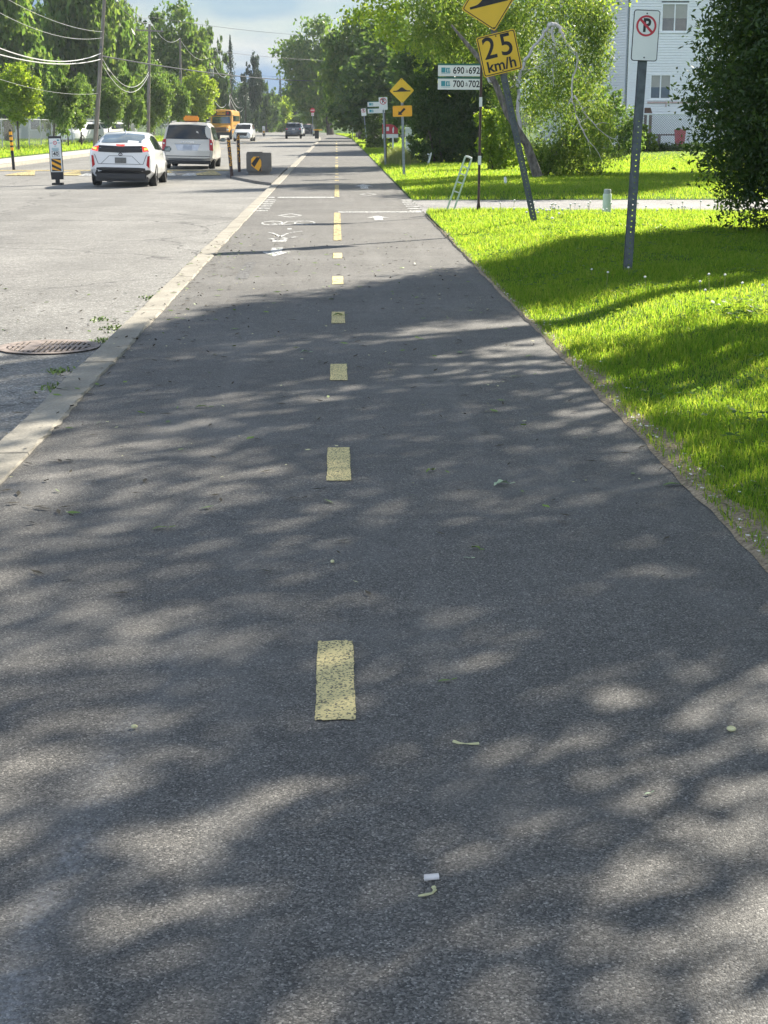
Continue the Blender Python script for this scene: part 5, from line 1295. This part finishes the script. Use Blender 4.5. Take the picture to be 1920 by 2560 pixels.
D.sides('side_window', [(.55, 1.53), (1.3, 1.60), (2.4, 1.56)], [(.55, 1.15), (1.3, 1.10), (3.1, 1.08)], 'car_glass'); D.wheels(.80, (.85, 3.65), .35, .23); D.mirrors(1.02, 3.1, 1.10, 'black_trim')
Q = Body('parked_car', 'far white car half hidden behind the dark SUV', 'car', (-4.35+bend(206), 206, ROADZ), R(-2), suv_sections(), 'white_car')
Q.patch('rear_window', 'rear', [(-.64, 1.55), (.64, 1.55)], [(-.74, 1.18), (.74, 1.18)], 'car_glass', off=.012); Q.sides('side_window', [(.55, 1.48), (2.4, 1.50)], [(.55, 1.10), (3.1, 1.04)], 'car_glass'); Q.wheels(.80, (.85, 3.65), .34)
Q = Body('parked_car', 'far dark car with pinkish sunlit roof under the stop sign', 'car', (-2.6+bend(214), 214, ROADZ), R(178), suv_sections(h=1.6), 'navy_car')
Q.patch('windscreen', 'front', [(-.64, 1.46), (.64, 1.46)], [(-.76, 1.08), (.76, 1.08)], 'sky_glass', off=.012); Q.patch('grille', 'front', [(-.44, .78), (.44, .78)], [(-.38, .52), (.38, .52)], 'black_trim', off=.012)
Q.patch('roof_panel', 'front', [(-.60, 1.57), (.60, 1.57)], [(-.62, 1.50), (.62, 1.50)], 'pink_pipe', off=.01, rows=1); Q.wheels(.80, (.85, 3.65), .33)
for lb, u, Y in [('white car parked behind the left fence, beside the near utility pole', 236, 128), ('pale silver car parked behind the left fence, above the white hatchback roof', 297, 136)]:
    p = at(u, 316, Y)
    Q = Body('parked_car', lb, 'car', (p.x, Y, .10), R(160), suv_sections(h=1.65), 'white_car' if u < 260 else 'pearl_car')
    Q.patch('windscreen', 'front', [(-.64, 1.5), (.64, 1.5)], [(-.76, 1.1), (.76, 1.1)], 'sky_glass', off=.012); Q.sides('side_window', [(.55, 1.44), (2.4, 1.46)], [(.55, 1.08), (3.1, 1.02)], 'car_glass'); Q.wheels(.80, (.85, 3.65), .33)

# --- school bus coming towards the viewer
def bs(y, w_, zb, zt, r=.18): return (y, [(0, zb), (w_-.06, zb), (w_, zb+.08), (w_, lerp(zb, zt, .5)), (w_, zt-r*1.6), (w_-r*.5, zt-r*.5), (w_-r*1.7, zt-.02), (0, zt+.02)])
S = [bs(0, 1.14, .6, 2.95), bs(.12, 1.20, .52, 3.05), bs(5.0, 1.20, .52, 3.08), bs(9.0, 1.20, .52, 3.08), bs(9.25, 1.17, .55, 3.02, .22), bs(9.42, 1.12, .6, 2.75, .25), bs(9.62, 1.08, .6, 1.62, .10),
     bs(9.66, 1.02, .55, 1.52, .12), bs(10.6, .94, .55, 1.42, .14), bs(10.85, .88, .6, 1.30, .12)]
B = Body('school_bus', 'yellow school bus coming towards the viewer behind the white SUV', 'bus', (-12.05, 178.5, ROADZ), R(180-1), S, 'bus_yellow')
B.patch('windscreen', 'front', [(-.92, 2.36), (.92, 2.36)], [(-.98, 1.66), (.98, 1.66)], 'sky_glass', off=.02)
B.patch('lamp_board', 'front', [(-.98, 2.92), (.98, 2.92)], [(-1.02, 2.44), (1.02, 2.44)], 'black_trim', off=.02, rows=4)
B.patch('sign_board', 'front', [(-.46, 2.96), (.46, 2.96)], [(-.46, 2.54), (.46, 2.54)], 'sign_amber', off=.05, rows=3)
mb = MB(); mb.text('ÉCOLIERS', 0, 2.74, .20, 0, bold=.004); ob = mb.build('lettering', M['sign_black'], B.t, rot=(0, 0, math.pi), loc=(0, 9.52, 0))
B.pair('warning_lamp', 'front', [(.60, 2.80), (.80, 2.80)], [(.60, 2.60), (.80, 2.60)], 'red_lens', off=.05, rows=2, cols=2)
B.patch('grille', 'front', [(-.62, 1.26), (.62, 1.26)], [(-.62, .80), (.62, .80)], 'roof_brown', off=.02, rows=3)
B.pair('headlight', 'front', [(.66, 1.12), (.86, 1.12)], [(.66, .92), (.86, .92)], 'chrome', off=.02, rows=1, cols=1)
mb = MB(); mb.box((0, 10.9, .62), (2.3, .14, .30), bev=.04); mb.build('bumper', M['black_trim'], B.t, True)
B.sides('window_band', [(.5, 2.46), (9.0, 2.46)], [(.5, 1.86), (9.0, 1.86)], 'car_glass', cols=22, off=.01)
B.sides('rub_rail', [(.3, 1.44), (9.0, 1.44)], [(.3, 1.36), (9.0, 1.36)], 'black_trim', off=.015, rows=1)
B.wheels(1.0, (2.4, 9.9), .50, .28)
for sx in (1, -1):
    mb = MB(); mb.tube([(sx*1.1, 9.3, 2.5), (sx*1.42, 9.7, 2.45), (sx*1.42, 9.7, 2.1)], .025, 6); mb.box((sx*1.42, 9.68, 2.15), (.24, .10, .42), bev=.03); mb.build('mirror', M['black_trim'], B.t, True)

# ------------------------------------------------------------------ utility poles and cables
PX = -14.2
def pole(label, u0, v0, ut, vt, Y, arm=0.0, box=False, r=.15, group='utility poles down the left side'):
    b = at(u0, v0, Y); tp = at(ut, vt, Y); h = tp.z
    t = thing('utility_pole', label, 'utility pole', (b.x, Y, 0), (0, math.atan2(tp.x-b.x, tp.z-0), 0), group)
    mb = MB(); mb.tube([(0, 0, -.2), (0, 0, h)], [r, r*.7], 10); mb.build('pole', M['wood_pole'], t, True)
    if arm:
        mb = MB(); mb.box((0, -.14, h-.5), (arm, .10, .12)); o = mb.build('crossarm', M['wood_pole'], t)
        for k in (-.45, -.15, .45):
            mb = MB(); mb.tube([(k*arm, -.14, h-.44), (k*arm, -.14, h-.24)], [.05, .03], 8); mb.build('insulator', M['grey_plastic'], o, True)
    if box:
        mb = MB(); mb.tube([(.32, -.1, h-2.6), (.32, -.1, h-1.7), (.32, -.1, h-1.65)], [.22, .22, .1], 12); mb.build('transformer', M['grey_plastic'], t, True)
    mb = MB(); mb.box((0, -r*.9, h*.66), (.14, .06, .14)); mb.build('cable_clamp', M['galv_dark'], t)
    return lambda z: Vector((lerp(b.x, tp.x, z/h), Y, z))
P1 = pole('nearest wooden utility pole, leaning right behind the white hatchback', 236, 350, 262, -20, 98)
P2 = pole('utility pole second along the left row, against the rounded maples', 369, 330, 374, 60, 128, 2.2)
P3 = pole('thin dark utility pole before the big rounded yellow-green maple', 453, 330, 450, 95, 152)
P4 = pole('utility pole with a transformer just left of the pointed spruce', 523, 325, 523, 132, 186, 1.8, True)
P5 = pole('utility pole in front of the pointed spruce above the school bus', 575, 325, 575, 200, 222)
P6 = pole('utility pole with a bracket light right of the pointed spruce', 610, 322, 613, 203, 252, 0)
P7 = pole('thin pole behind the white SUV roof', 627, 320, 630, 255, 280, r=.12)
P8 = pole('utility pole where the sagging cables end', 650, 320, 654, 225, 300, 1.5)
P9 = pole('pale slim pole beside the last sagging cable', 662, 320, 662, 230, 310, r=.12)
PR = pole('weathered wooden pole standing among the trees right of the path', 892, 336, 892, 193, 165, r=.15, group='utility poles right of the path')
def cable(a, b, sag, mat='cable', r=.02, label='', name='overhead_cable', group='overhead cables'):
    a, b = Vector(a), Vector(b); pts = []
    for i in range(25):
        t = i/24; p = a.lerp(b, t); p.z -= sag*4*t*(1-t); pts.append(p)
    mb = MB(); mb.tube(pts, r*(.52 if mat == 'cable' else .75), 6); o = mb.build(name, M[mat], None, True); tag(o, label, 'cable', group); return o
P0 = lambda z: Vector((-14.3, 54, z))
cable(P0(5.75), P1(5.75), 1.15, r=.05, label='upper of two thick pale cables swinging in from the left edge to the near pole')
cable(P0(5.0), P1(5.4), .75, r=.05, label='lower of two thick pale cables swinging in from the left edge to the near pole')
cable(P0(7.9), P1(7.0), .75, r=.018, label='thin pale wire high above the thick cables, upper one')
cable(P0(7.3), P1(6.65), 1.0, r=.018, label='thin pale wire high above the thick cables, lower one')
cable(P0(4.3), P1(3.4), .6, r=.012, label='faint thin wire sagging below the thick pale cables')
cable(P1(5.6), P2(5.6), 1.5, r=.032, label='upper pale cable dropping from the near pole to the second pole')
cable(P1(5.3), P2(5.4), 1.6, r=.032, label='lower pale cable dropping from the near pole to the second pole')
cable(P2(5.6), P3(5.2), 1.2, r=.03, label='pale cable sagging between second and third pole')
cable(P3(9.3), P4(9.0), .9, r=.03, label='high pale wire from the thin dark pole to the transformer pole')
cable(P2(9.5), P3(9.4), .9, r=.025, label='high pale wire from the second pole to the thin dark pole')
cable(P3(5.2), P4(5.4), 1.3, r=.045, label='pale cable sagging up to the transformer pole')
cable(P4(5.7), P5(5.4), 2.0, r=.06, label='upper sagging cable between the transformer pole and the spruce pole')
cable(P4(5.3), P5(4.9), 3.6, r=.06, label='deep-sagging lower cable between the transformer pole and the spruce pole')
cable(P4(9.5), P5(8.6), 1.6, r=.04, label='high wire between transformer pole and spruce pole')
cable(P5(5.5), P6(4.6), 1.2, r=.065, label='upper sagging cable right of the spruce pole')
cable(P5(4.9), P6(4.2), 1.3, r=.065, label='lower sagging cable right of the spruce pole')
cable(P6(4.5), P7(3.9), 1.3, r=.06, label='upper cable from the bracket-light pole to the thin pole')
cable(P6(4.1), P7(3.5), 1.3, r=.06, label='lower cable from the bracket-light pole to the thin pole')
cable(P7(3.6), P8(5.3), 2.4, r=.07, label='upper cable swooping up to the last sagging pole')
cable(P7(3.3), P8(4.9), 3.0, r=.07, label='lower cable swooping up to the last sagging pole')
cable(P8(5.6), P9(3.2), .5, r=.06, label='short pale cable dropping to the pale slim pole')
cable(P6(8.2), P5(8.3), .8, r=.03, label='thin wire between bracket-light pole and spruce pole')
cable(P1(5.6), PR(5.9), .55, 'cable_dark', .05, 'thick dark cable crossing the whole street to the right-hand pole')
cable(P4(9.8), at(840, 152, 200), .2, 'cable_dark', .03, 'thin dark wire crossing the sky in the middle')
cable(at(380, 43, 128), at(900, 92, 190), .4, 'cable_dark', .022, 'faint thin wire crossing high through the clouds')
cable(at(600, 186, 230), at(760, 194, 230), .05, 'cable_dark', .02, 'faint thin wire low across the sky gap')
cable(at(290, -30, 60), P2(9.8), .5, 'cable_dark', .025, 'dark wire coming down from the top edge to the second pole, right one')
cable(at(240, -60, 60), P2(9.4), .6, 'cable_dark', .025, 'dark wire coming down from the top edge to the second pole, left one')

# ------------------------------------------------------------------ houses, walls and fences
t = thing('white_house', 'white two-storey house with horizontal siding behind the wire fence', 'house', (16.95, 92.5, 0))
def siding(x0, x1, z0, z1, holes, pitch=.15):
    """lapped boards on the plane y=0, broken round the openings"""
    mb = MB(); z = z0
    while z < z1-.01:
        zz = min(z+pitch, z1); segs = [(x0, x1)]
        for hx0, hx1, hz0, hz1 in holes:
            if z < hz1-.02 and zz > hz0+.02:
                ns = []
                for a, b in segs:
                    if hx0 > a and hx1 < b: ns += [(a, hx0), (hx1, b)]
                    elif hx0 <= a and hx1 < b and hx1 > a: ns.append((hx1, b))
                    elif hx0 > a and hx1 >= b and hx0 < b: ns.append((a, hx0))
                    elif hx0 <= a and hx1 >= b: pass
                    else: ns.append((a, b))
                segs = ns
        for a, b in segs:
            zs = z+(zz-z)*.74; mb.add([(a, -.07, z), (b, -.07, z), (b, -.06, zs), (a, -.06, zs), (a, .0, zs), (b, 0, zs), (b, 0, zz), (a, 0, zz), (a, 0, z), (b, 0, z)], [(0, 1, 2, 3), (3, 2, 5, 4), (4, 5, 6, 7), (0, 8, 9, 1)])
        z = zz
    return mb
wins = [(1.30, 2.58, 2.96, 4.41), (1.80, 3.40, 6.72, 8.35)]
o = siding(.10, 9.0, .35, 9.6, wins).build('front_siding', M['win_frame'], t)
o = siding(-9.0, -.02, .35, 9.6, []).build('side_siding', M['win_frame'], t, rot=(0, 0, R(90-12+180)), loc=(0, .02, 0))
o.rotation_euler = (0, 0, R(-62)); 
mb = MB(); mb.box((4.5, 4.2, 4.6), (8.8, 8.0, 9.4)); mb.build('wall', M['wall_pale'], t)
mb = MB(); mb.box((4.5, .12, .12), (8.9, .22, .5)); mb.build('foundation', M['planter'], t)
mb = MB(); mb.box((.045, -.03, 4.95), (.11, .06, 9.3)); mb.build('corner_board', M['win_frame'], t)
mb = MB(); mb.tube([(-.10, -.06, .3), (-.10, -.06, 9.5)], .045, 8); mb.build('downspout', M['galv'], t, True)
mb = MB(); mb.box((4.0, -.11, 2.80), (5.6, .06, .09)); mb.box((2.3, -.11, 2.66), (.05, .05, .2)); mb.build('ledge', M['pink_pipe'], t)
for (x0, x1, z0, z1) in wins:
    W = MB(); f = .09; xm = (x0+x1)/2
    for c, d in [(((x0+x1)/2, -.03, z0+f/2), (x1-x0, .09, f)), (((x0+x1)/2, -.03, z1-f/2), (x1-x0, .09, f)), ((x0+f/2, -.03, (z0+z1)/2), (f, .088, z1-z0-2*f)), ((x1-f/2, -.03, (z0+z1)/2), (f, .088, z1-z0-2*f)), ((xm, -.02, (z0+z1)/2), (.07, .07, z1-z0-2*f))]: W.box(c, d)
    wo_ = W.build('window', M['win_frame'], t)
    for a, b in ((x0+f, xm-.035), (xm+.035, x1-f)):
        g = MB(); g.box(((a+b)/2, .02, (z0+z1)/2), (b-a, .012, z1-z0-2*f)); g.build('pane', M['glass_win'], wo_)
        g = MB(); zb = z0+f+(z1-z0)*.42; g.box(((a+b)/2, .006, (zb+z1-f)/2), (b-a-.01, .006, z1-f-zb)); g.build('blind', M['curtain'], wo_)
    g = MB(); g.box(((x0+x1)/2, -.05, z0-.03), (x1-x0+.16, .14, .06)); g.build('sill', M['win_frame'], wo_)
mb = MB(); mb.prism([(-9, 9.6), (-.6, 9.6), (4.5, 12.2), (9.6, 9.6)], -.7, 8.6); mb.build('roof', M['roof_brown'], t)
t = thing('woodpile', 'brown stack of boards leaning at the white house wall behind the fence', 'wood', (18.02, 91.6, 0))
mb = MB()
for i in range(5): mb.box((.0+.02*i, -.05*i, 1.25-.03*i), (.36-.015*i, .045, 2.5-.06*i))
mb.build('boards', M['roof_brown'], t)
t = thing('red_flower', 'red round tub behind the wire fence', 'tub', (at(1700, 340, 87).x, 87, .05))  # pinkish flower, built as a plain red drum on a stand
mb = MB(); mb.tube([(0, 0, .4), (0, 0, 1.25)], [.25, .33], 16); mb.build('tub', M['sign_red'], t, True)
mb = MB(); mb.box((0, 0, .2), (.5, .5, .4), bev=.02); mb.build('stand', M['wood_pole'], t)
t = thing('garden_table', 'low brown table with plants behind the wire fence', 'table', (at(1670, 340, 88).x, 88, .05))
mb = MB(); mb.box((0, 0, .95), (1.2, .6, .08)); mb.build('top', M['roof_brown'], t)
for a in (-.5, .5):
    for b in (-.22, .22): mb = MB(); mb.box((a, b, .45), (.08, .08, .95)); mb.build('leg', M['roof_brown'], t)

def wire_fence(label, a, b, h, post_d, mesh, r, mats, group=None, z0=0.0, railr=.035):
    a, b = Vector(a), Vector(b); L = (b-a).length; t = thing('wire_fence', label, 'fence', a, (0, 0, math.atan2(b.y-a.y, b.x-a.x)), group)
    n = max(1, round(L/post_d))
    for i in range(n+1): mb = MB(); mb.tube([(L*i/n, 0, -.1), (L*i/n, 0, h+.03)], railr*1.1, 8); mb.build('post', M[mats[1]], t, True)
    mb = MB(); mb.tube([(0, 0, h), (L, 0, h)], railr, 8); mb.build('top_rail', M[mats[1]], t, True)
    mb = MB(); k = int((L+h)/mesh)
    for i in range(k):
        for s in (1, -1):
            x0 = i*mesh - (h if s > 0 else 0); x1 = x0 + s*h if s > 0 else x0-h
            p0, p1 = Vector((x0, 0, 0.03)), Vector((x1, 0, h))
            # clip to 0..L
            def cl(p, q):
                if p.x < 0 and q.x > 0: return p+(q-p)*((0-p.x)/(q.x-p.x))
                if p.x > L and q.x < L: return p+(q-p)*((L-p.x)/(q.x-p.x))
                return p
            if max(p0.x, p1.x) <= 0 or min(p0.x, p1.x) >= L: continue
            p0, p1 = cl(p0, p1), cl(p1, p0); yy = .008*s
            mb.add([(p0.x-r, yy, p0.z), (p0.x+r, yy, p0.z), (p1.x+r, yy, p1.z), (p1.x-r, yy, p1.z)], [(0, 1, 2, 3)])
    mb.build('wire_mesh', M[mats[0]], t)
wire_fence('white-railed wire fence in front of the white house', (at(1505, 300, 85).x, 85, .05), (24.2, 85, .05), 2.05, 2.72, .13, .011, ('galv', 'fence_white'), railr=.05)
wire_fence('grey wire fence between the left verge and the yards', (-21.0, 62, .1), (-19.4, 190, .1), 1.75, 4.0, .22, .012, ('fence_wire', 'fence_wire'))
p = at(170, 320, 150)
t = thing('long_pale_building', 'long low pale building behind the left trees and fence', 'building', (p.x-9, 152, 0))
mb = MB(); mb.box((2, 5, 1.25), (24, 10, 2.5)); mb.build('wall', M['wall_pale'], t)
for i in range(5):
    mb = MB(); mb.box((-8+4.6*i, -.03, 1.5), (1.5, .08, 1.1)); o = mb.build('window', M['win_frame'], t); mb = MB(); mb.box((-8+4.6*i, -.075, 1.5), (1.3, .02, .9)); mb.build('pane', M['glass_win'], o)
mb = MB(); mb.prism([(-10.6, 2.5), (14.6, 2.5), (14, 2.85), (-10, 2.85)], -.6, 10.6); mb.build('roof', M['alu'], t)
t = thing('brown_roof_house', 'small house with a brown roof among the trees right of the path', 'house', (7.2, 172, 0))
mb = MB(); mb.box((0, 4, 1.5), (9, 8, 3.0)); mb.build('wall', M['brick'], t)
mb = MB(); mb.prism([(-5.0, 3.0), (5.0, 3.0), (3.0, 5.2), (-3.0, 5.2)], -.6, 8.6); mb.build('roof', M['roof_brown'], t)
mb = MB(); mb.box((-2.4, -.03, 1.7), (1.6, .08, 1.1)); mb.build('window', M['glass_win'], t)

# ------------------------------------------------------------------ things lying on the ground
GZ = 0.004
def leaf_obj(label, u, v, L, W, rz, mat='leaf_fallen', curl=.25, z=0.0, name='fallen_leaf', cat='leaf', lobes=True, group=None):
    p = EYE; r = FW + RT*((u-960)/FPX) + UP*((1280-v)/FPX); t = (z-EYE)/r.z
    x, y = r.x*t, r.y*t; mb = MB(); n = 9; k = random.Random(int(u*7+v)); vs = []; 
    for i in range(n):
        s = i/(n-1); wd = W*0.5*math.sin(math.pi*min(1, s*1.02+.02))**0.8*(1+(.35*math.sin(s*14+k.random()*6) if lobes else 0))
        h = GZ+curl*L*(.25*math.sin(math.pi*s)+k.uniform(-.03, .03))
        vs += [(-L/2+L*s, -wd, h+abs(wd)*curl*1.1), (-L/2+L*s, 0, h), (-L/2+L*s, wd, h+abs(wd)*curl*.6)]
    for i in range(n-1): mb.f += [[3*i, 3*i+1, 3*i+4, 3*i+3], [3*i+1, 3*i+2, 3*i+5, 3*i+4]]; mb.m += [0, 0]
    mb.v = vs
    mb.tube([(L/2, 0, GZ+.003), (L/2+L*.35, L*.06, GZ+.004)], .0016, 5)
    o = mb.build(name, M[mat], None, True, (x, y, z), (0, 0, rz)); tag(o, label, cat, group); return o
def pix(u, v, z=0.0):
    r = FW + RT*((u-960)/FPX) + UP*((1280-v)/FPX); t = (z-EYE)/r.z; return Vector((r.x*t, r.y*t, z))
leaf_obj('crumpled pale green leaf on the path, right of the second yellow dash', 1255, 1214, .085, .055, .4, 'leaf_pale', .5)
leaf_obj('small curled green leaf just left of the crumpled pale leaf', 1075, 1180, .06, .03, .9, 'leaf_fallen', .6)
leaf_obj('narrow green leaf lying on the left half of the path', 402, 1323, .075, .022, .35, 'leaf_fallen', .3, lobes=False)
leaf_obj('small green leaf with long stalk on the right half of the path', 1190, 1374, .045, .026, -.7, 'leaf_fallen', .6)
leaf_obj('pale sliver of leaf beside the small stalked leaf', 1168, 1397, .035, .010, -.4, 'leaf_pale', .2, lobes=False)
leaf_obj('green winged seed lying right of the nearest yellow dash', 1112, 1705, .045, .016, .25, 'leaf_fallen', .2, lobes=False, name='winged_seed', cat='seed')
leaf_obj('flat dry leaf cluster at the path edge below the grass', 1683, 1215, .10, .03, .1, 'leaf_fallen', .3)
leaf_obj('small green leaf on the fourth yellow dash', 845, 790, .10, .05, .3, 'leaf_fallen', .5)
leaf_obj('green leaf on the left half of the path near the kerb', 505, 1020, .085, .03, .2, 'leaf_fallen', .4)
leaf_obj('white-green leaf left of the third yellow dash', 762, 882, .07, .04, .2, 'leaf_pale', .5)
leaf_obj('tiny pale leaf pair on the lower right of the path', 1620, 1988, .022, .010, .4, 'leaf_pale', .3, lobes=False)
leaf_obj('twiggy brown leaf scrap below the second dash', 735, 1250, .08, .012, .5, 'litter', .4, lobes=False)
for lb, u, v, s in [('round yellowish pod on the far right of the path', 1828, 1829, .010), ('small white bud on the left of the path', 336, 1822, .007), ('white bud below the second dash, near the centre', 831, 1408, .008)]:
    bm = bmesh.new(); bmesh.ops.create_icosphere(bm, subdivisions=2, radius=s); bmesh.ops.scale(bm, vec=(1.4, 1, .8), verts=bm.verts); mb = MB(); mb.bm(bm)
    o = mb.build('seed_pod', M['seed'], None, True, pix(u, v)+Vector((0, 0, GZ+s*.5)), (0, 0, u)); tag(o, lb, 'seed')
def maple_key(label, u, v, pts, r):
    mb = MB(); mb.tube([(a, b, GZ+.005) for a, b in pts], r, 6); o = mb.build('maple_key', M['seed'], None, True, pix(u, v)); tag(o, label, 'seed')
    o.scale = (1, 1, .6)
maple_key('pale two-winged maple key near the right of the nearest dash', 1166, 1862, [(-.034, .014), (-.020, .0), (-.004, -.004), (.012, -.006), (.034, -.004)], [.006, .005, .002, .004, .006])
maple_key('bent yellow maple key low on the path', 1070, 2236, [(-.022, -.016), (-.004, -.010), (.010, -.004), (.016, .010), (.014, .024)], [.003, .0045, .003, .005, .006])
mb = MB(); mb.tube([(-.016, 0, 0), (.016, .002, 0)], .0072, 12); o = mb.build('paper_butt', M['butt'], None, True, pix(1079, 2204)+Vector((0, 0, GZ+.007)), (0, 0, .1)); tag(o, 'white paper butt just above the bent yellow maple key', 'litter')
# grass tufts growing by the kerb on the road side
for lb, u, v, n, s in [('tuft of weeds against the kerb beside the far end of the sunlit strip', 382, 745, 90, .13), ('weed tuft at the kerb, second from the far one', 290, 822, 80, .14), ('weed tuft at the kerb just beyond the storm drain', 262, 853, 50, .10), ('dark weed tuft on the shaded road nearest the viewer', 138, 970, 70, .12), ('flat weed tuft on the road left of the kerb', 248, 800, 40, .10), ('weed clump on the shaded road before the drain', 152, 927, 60, .10)]:
    p = pix(u, v, ROADZ); rg = np.random.default_rng(int(u)); x, y = rg.normal(0, s*.5, n), rg.normal(0, s*.8, n)
    Vx, Fx = blades(rg, x, y, np.zeros(n), rg.uniform(.012, .032, n), np.full(n, .016), 2.2); o = link('weed_tuft', np_mesh('weed_tuft', Vx, Fx, M['leaf_fallen'])); o.location = p; tag(o, lb, 'weeds', 'weeds along the kerb')
# uncountable small litter on path, kerb and road
rg = np.random.default_rng(9); n = 1100
x = rg.uniform(-1.55, 1.6, n); y = 5+19*rg.random(n)**0.8; k = rg.random(n) < 0.35; x[k] = rg.normal(-1.5, .25, k.sum()); z = np.where(x < -1.8, ROADZ, np.where(x < -1.58, .018, .004))
x2 = rg.uniform(-4.2, -1.85, 260); y2 = rg.uniform(9, 17, 260); x = np.concatenate([x, x2]); y = np.concatenate([y, y2]); z = np.concatenate([z, np.full(260, ROADZ+.003)])
def litter(name, sel, L, W, mat, label):
    C = np.stack([x[sel], y[sel], z[sel]+.006], 1); Vq, Fq = leaf_quads(rg, C, L, W, 0); c4 = C.repeat(4, 0); Vq[:, 2] = c4[:, 2]+(Vq[:, 2]-c4[:, 2])*.22
    o = link(name, np_mesh(name, Vq, Fq, M[mat])); tag(o, label, 'litter', kind='stuff')
s = rg.random(len(x))
litter('leaf_litter', s < .62, .075, .02, 'litter', 'dark bits of twig and leaf scattered over the path'); litter('leaf_litter', (s >= .62) & (s < .84), .07, .034, 'leaf_fallen', 'small green leaf scraps scattered over the path'); litter('leaf_litter', s >= .84, .028, .016, 'seed', 'pale petals and seeds scattered over the path')
n = 2200; y = rg.uniform(5, 24, n); x = 1.64+rg.random(n)**1.4*(.26*(1-np.clip((y-9)/5, 0, 1))+.06); z = lz_np(x, y)+.008; s = rg.random(n)
litter('straw_litter', s < .7, .07, .010, 'stem', 'dry straw along the sandy lawn edge'); litter('straw_litter', s >= .7, .03, .02, 'butt', 'pale dry leaf bits along the sandy lawn edge')

# ------------------------------------------------------------------ the air
t = NT('haze_air')
vol = t.n('ShaderNodeVolumePrincipled', {'Color': (0.86, 0.94, 1.0, 1), 'Density': 0.00026, 'Anisotropy': 0.1})
t.t.links.new(vol.outputs[0], t.out.inputs['Volume'])
mb = MB(); mb.box((0, 350, 13), (700, 760, 28.4)); o = mb.build('haze', t.mat); o['kind'] = 'stuff'; tag(o, 'thin summer haze over the whole street', 'haze')
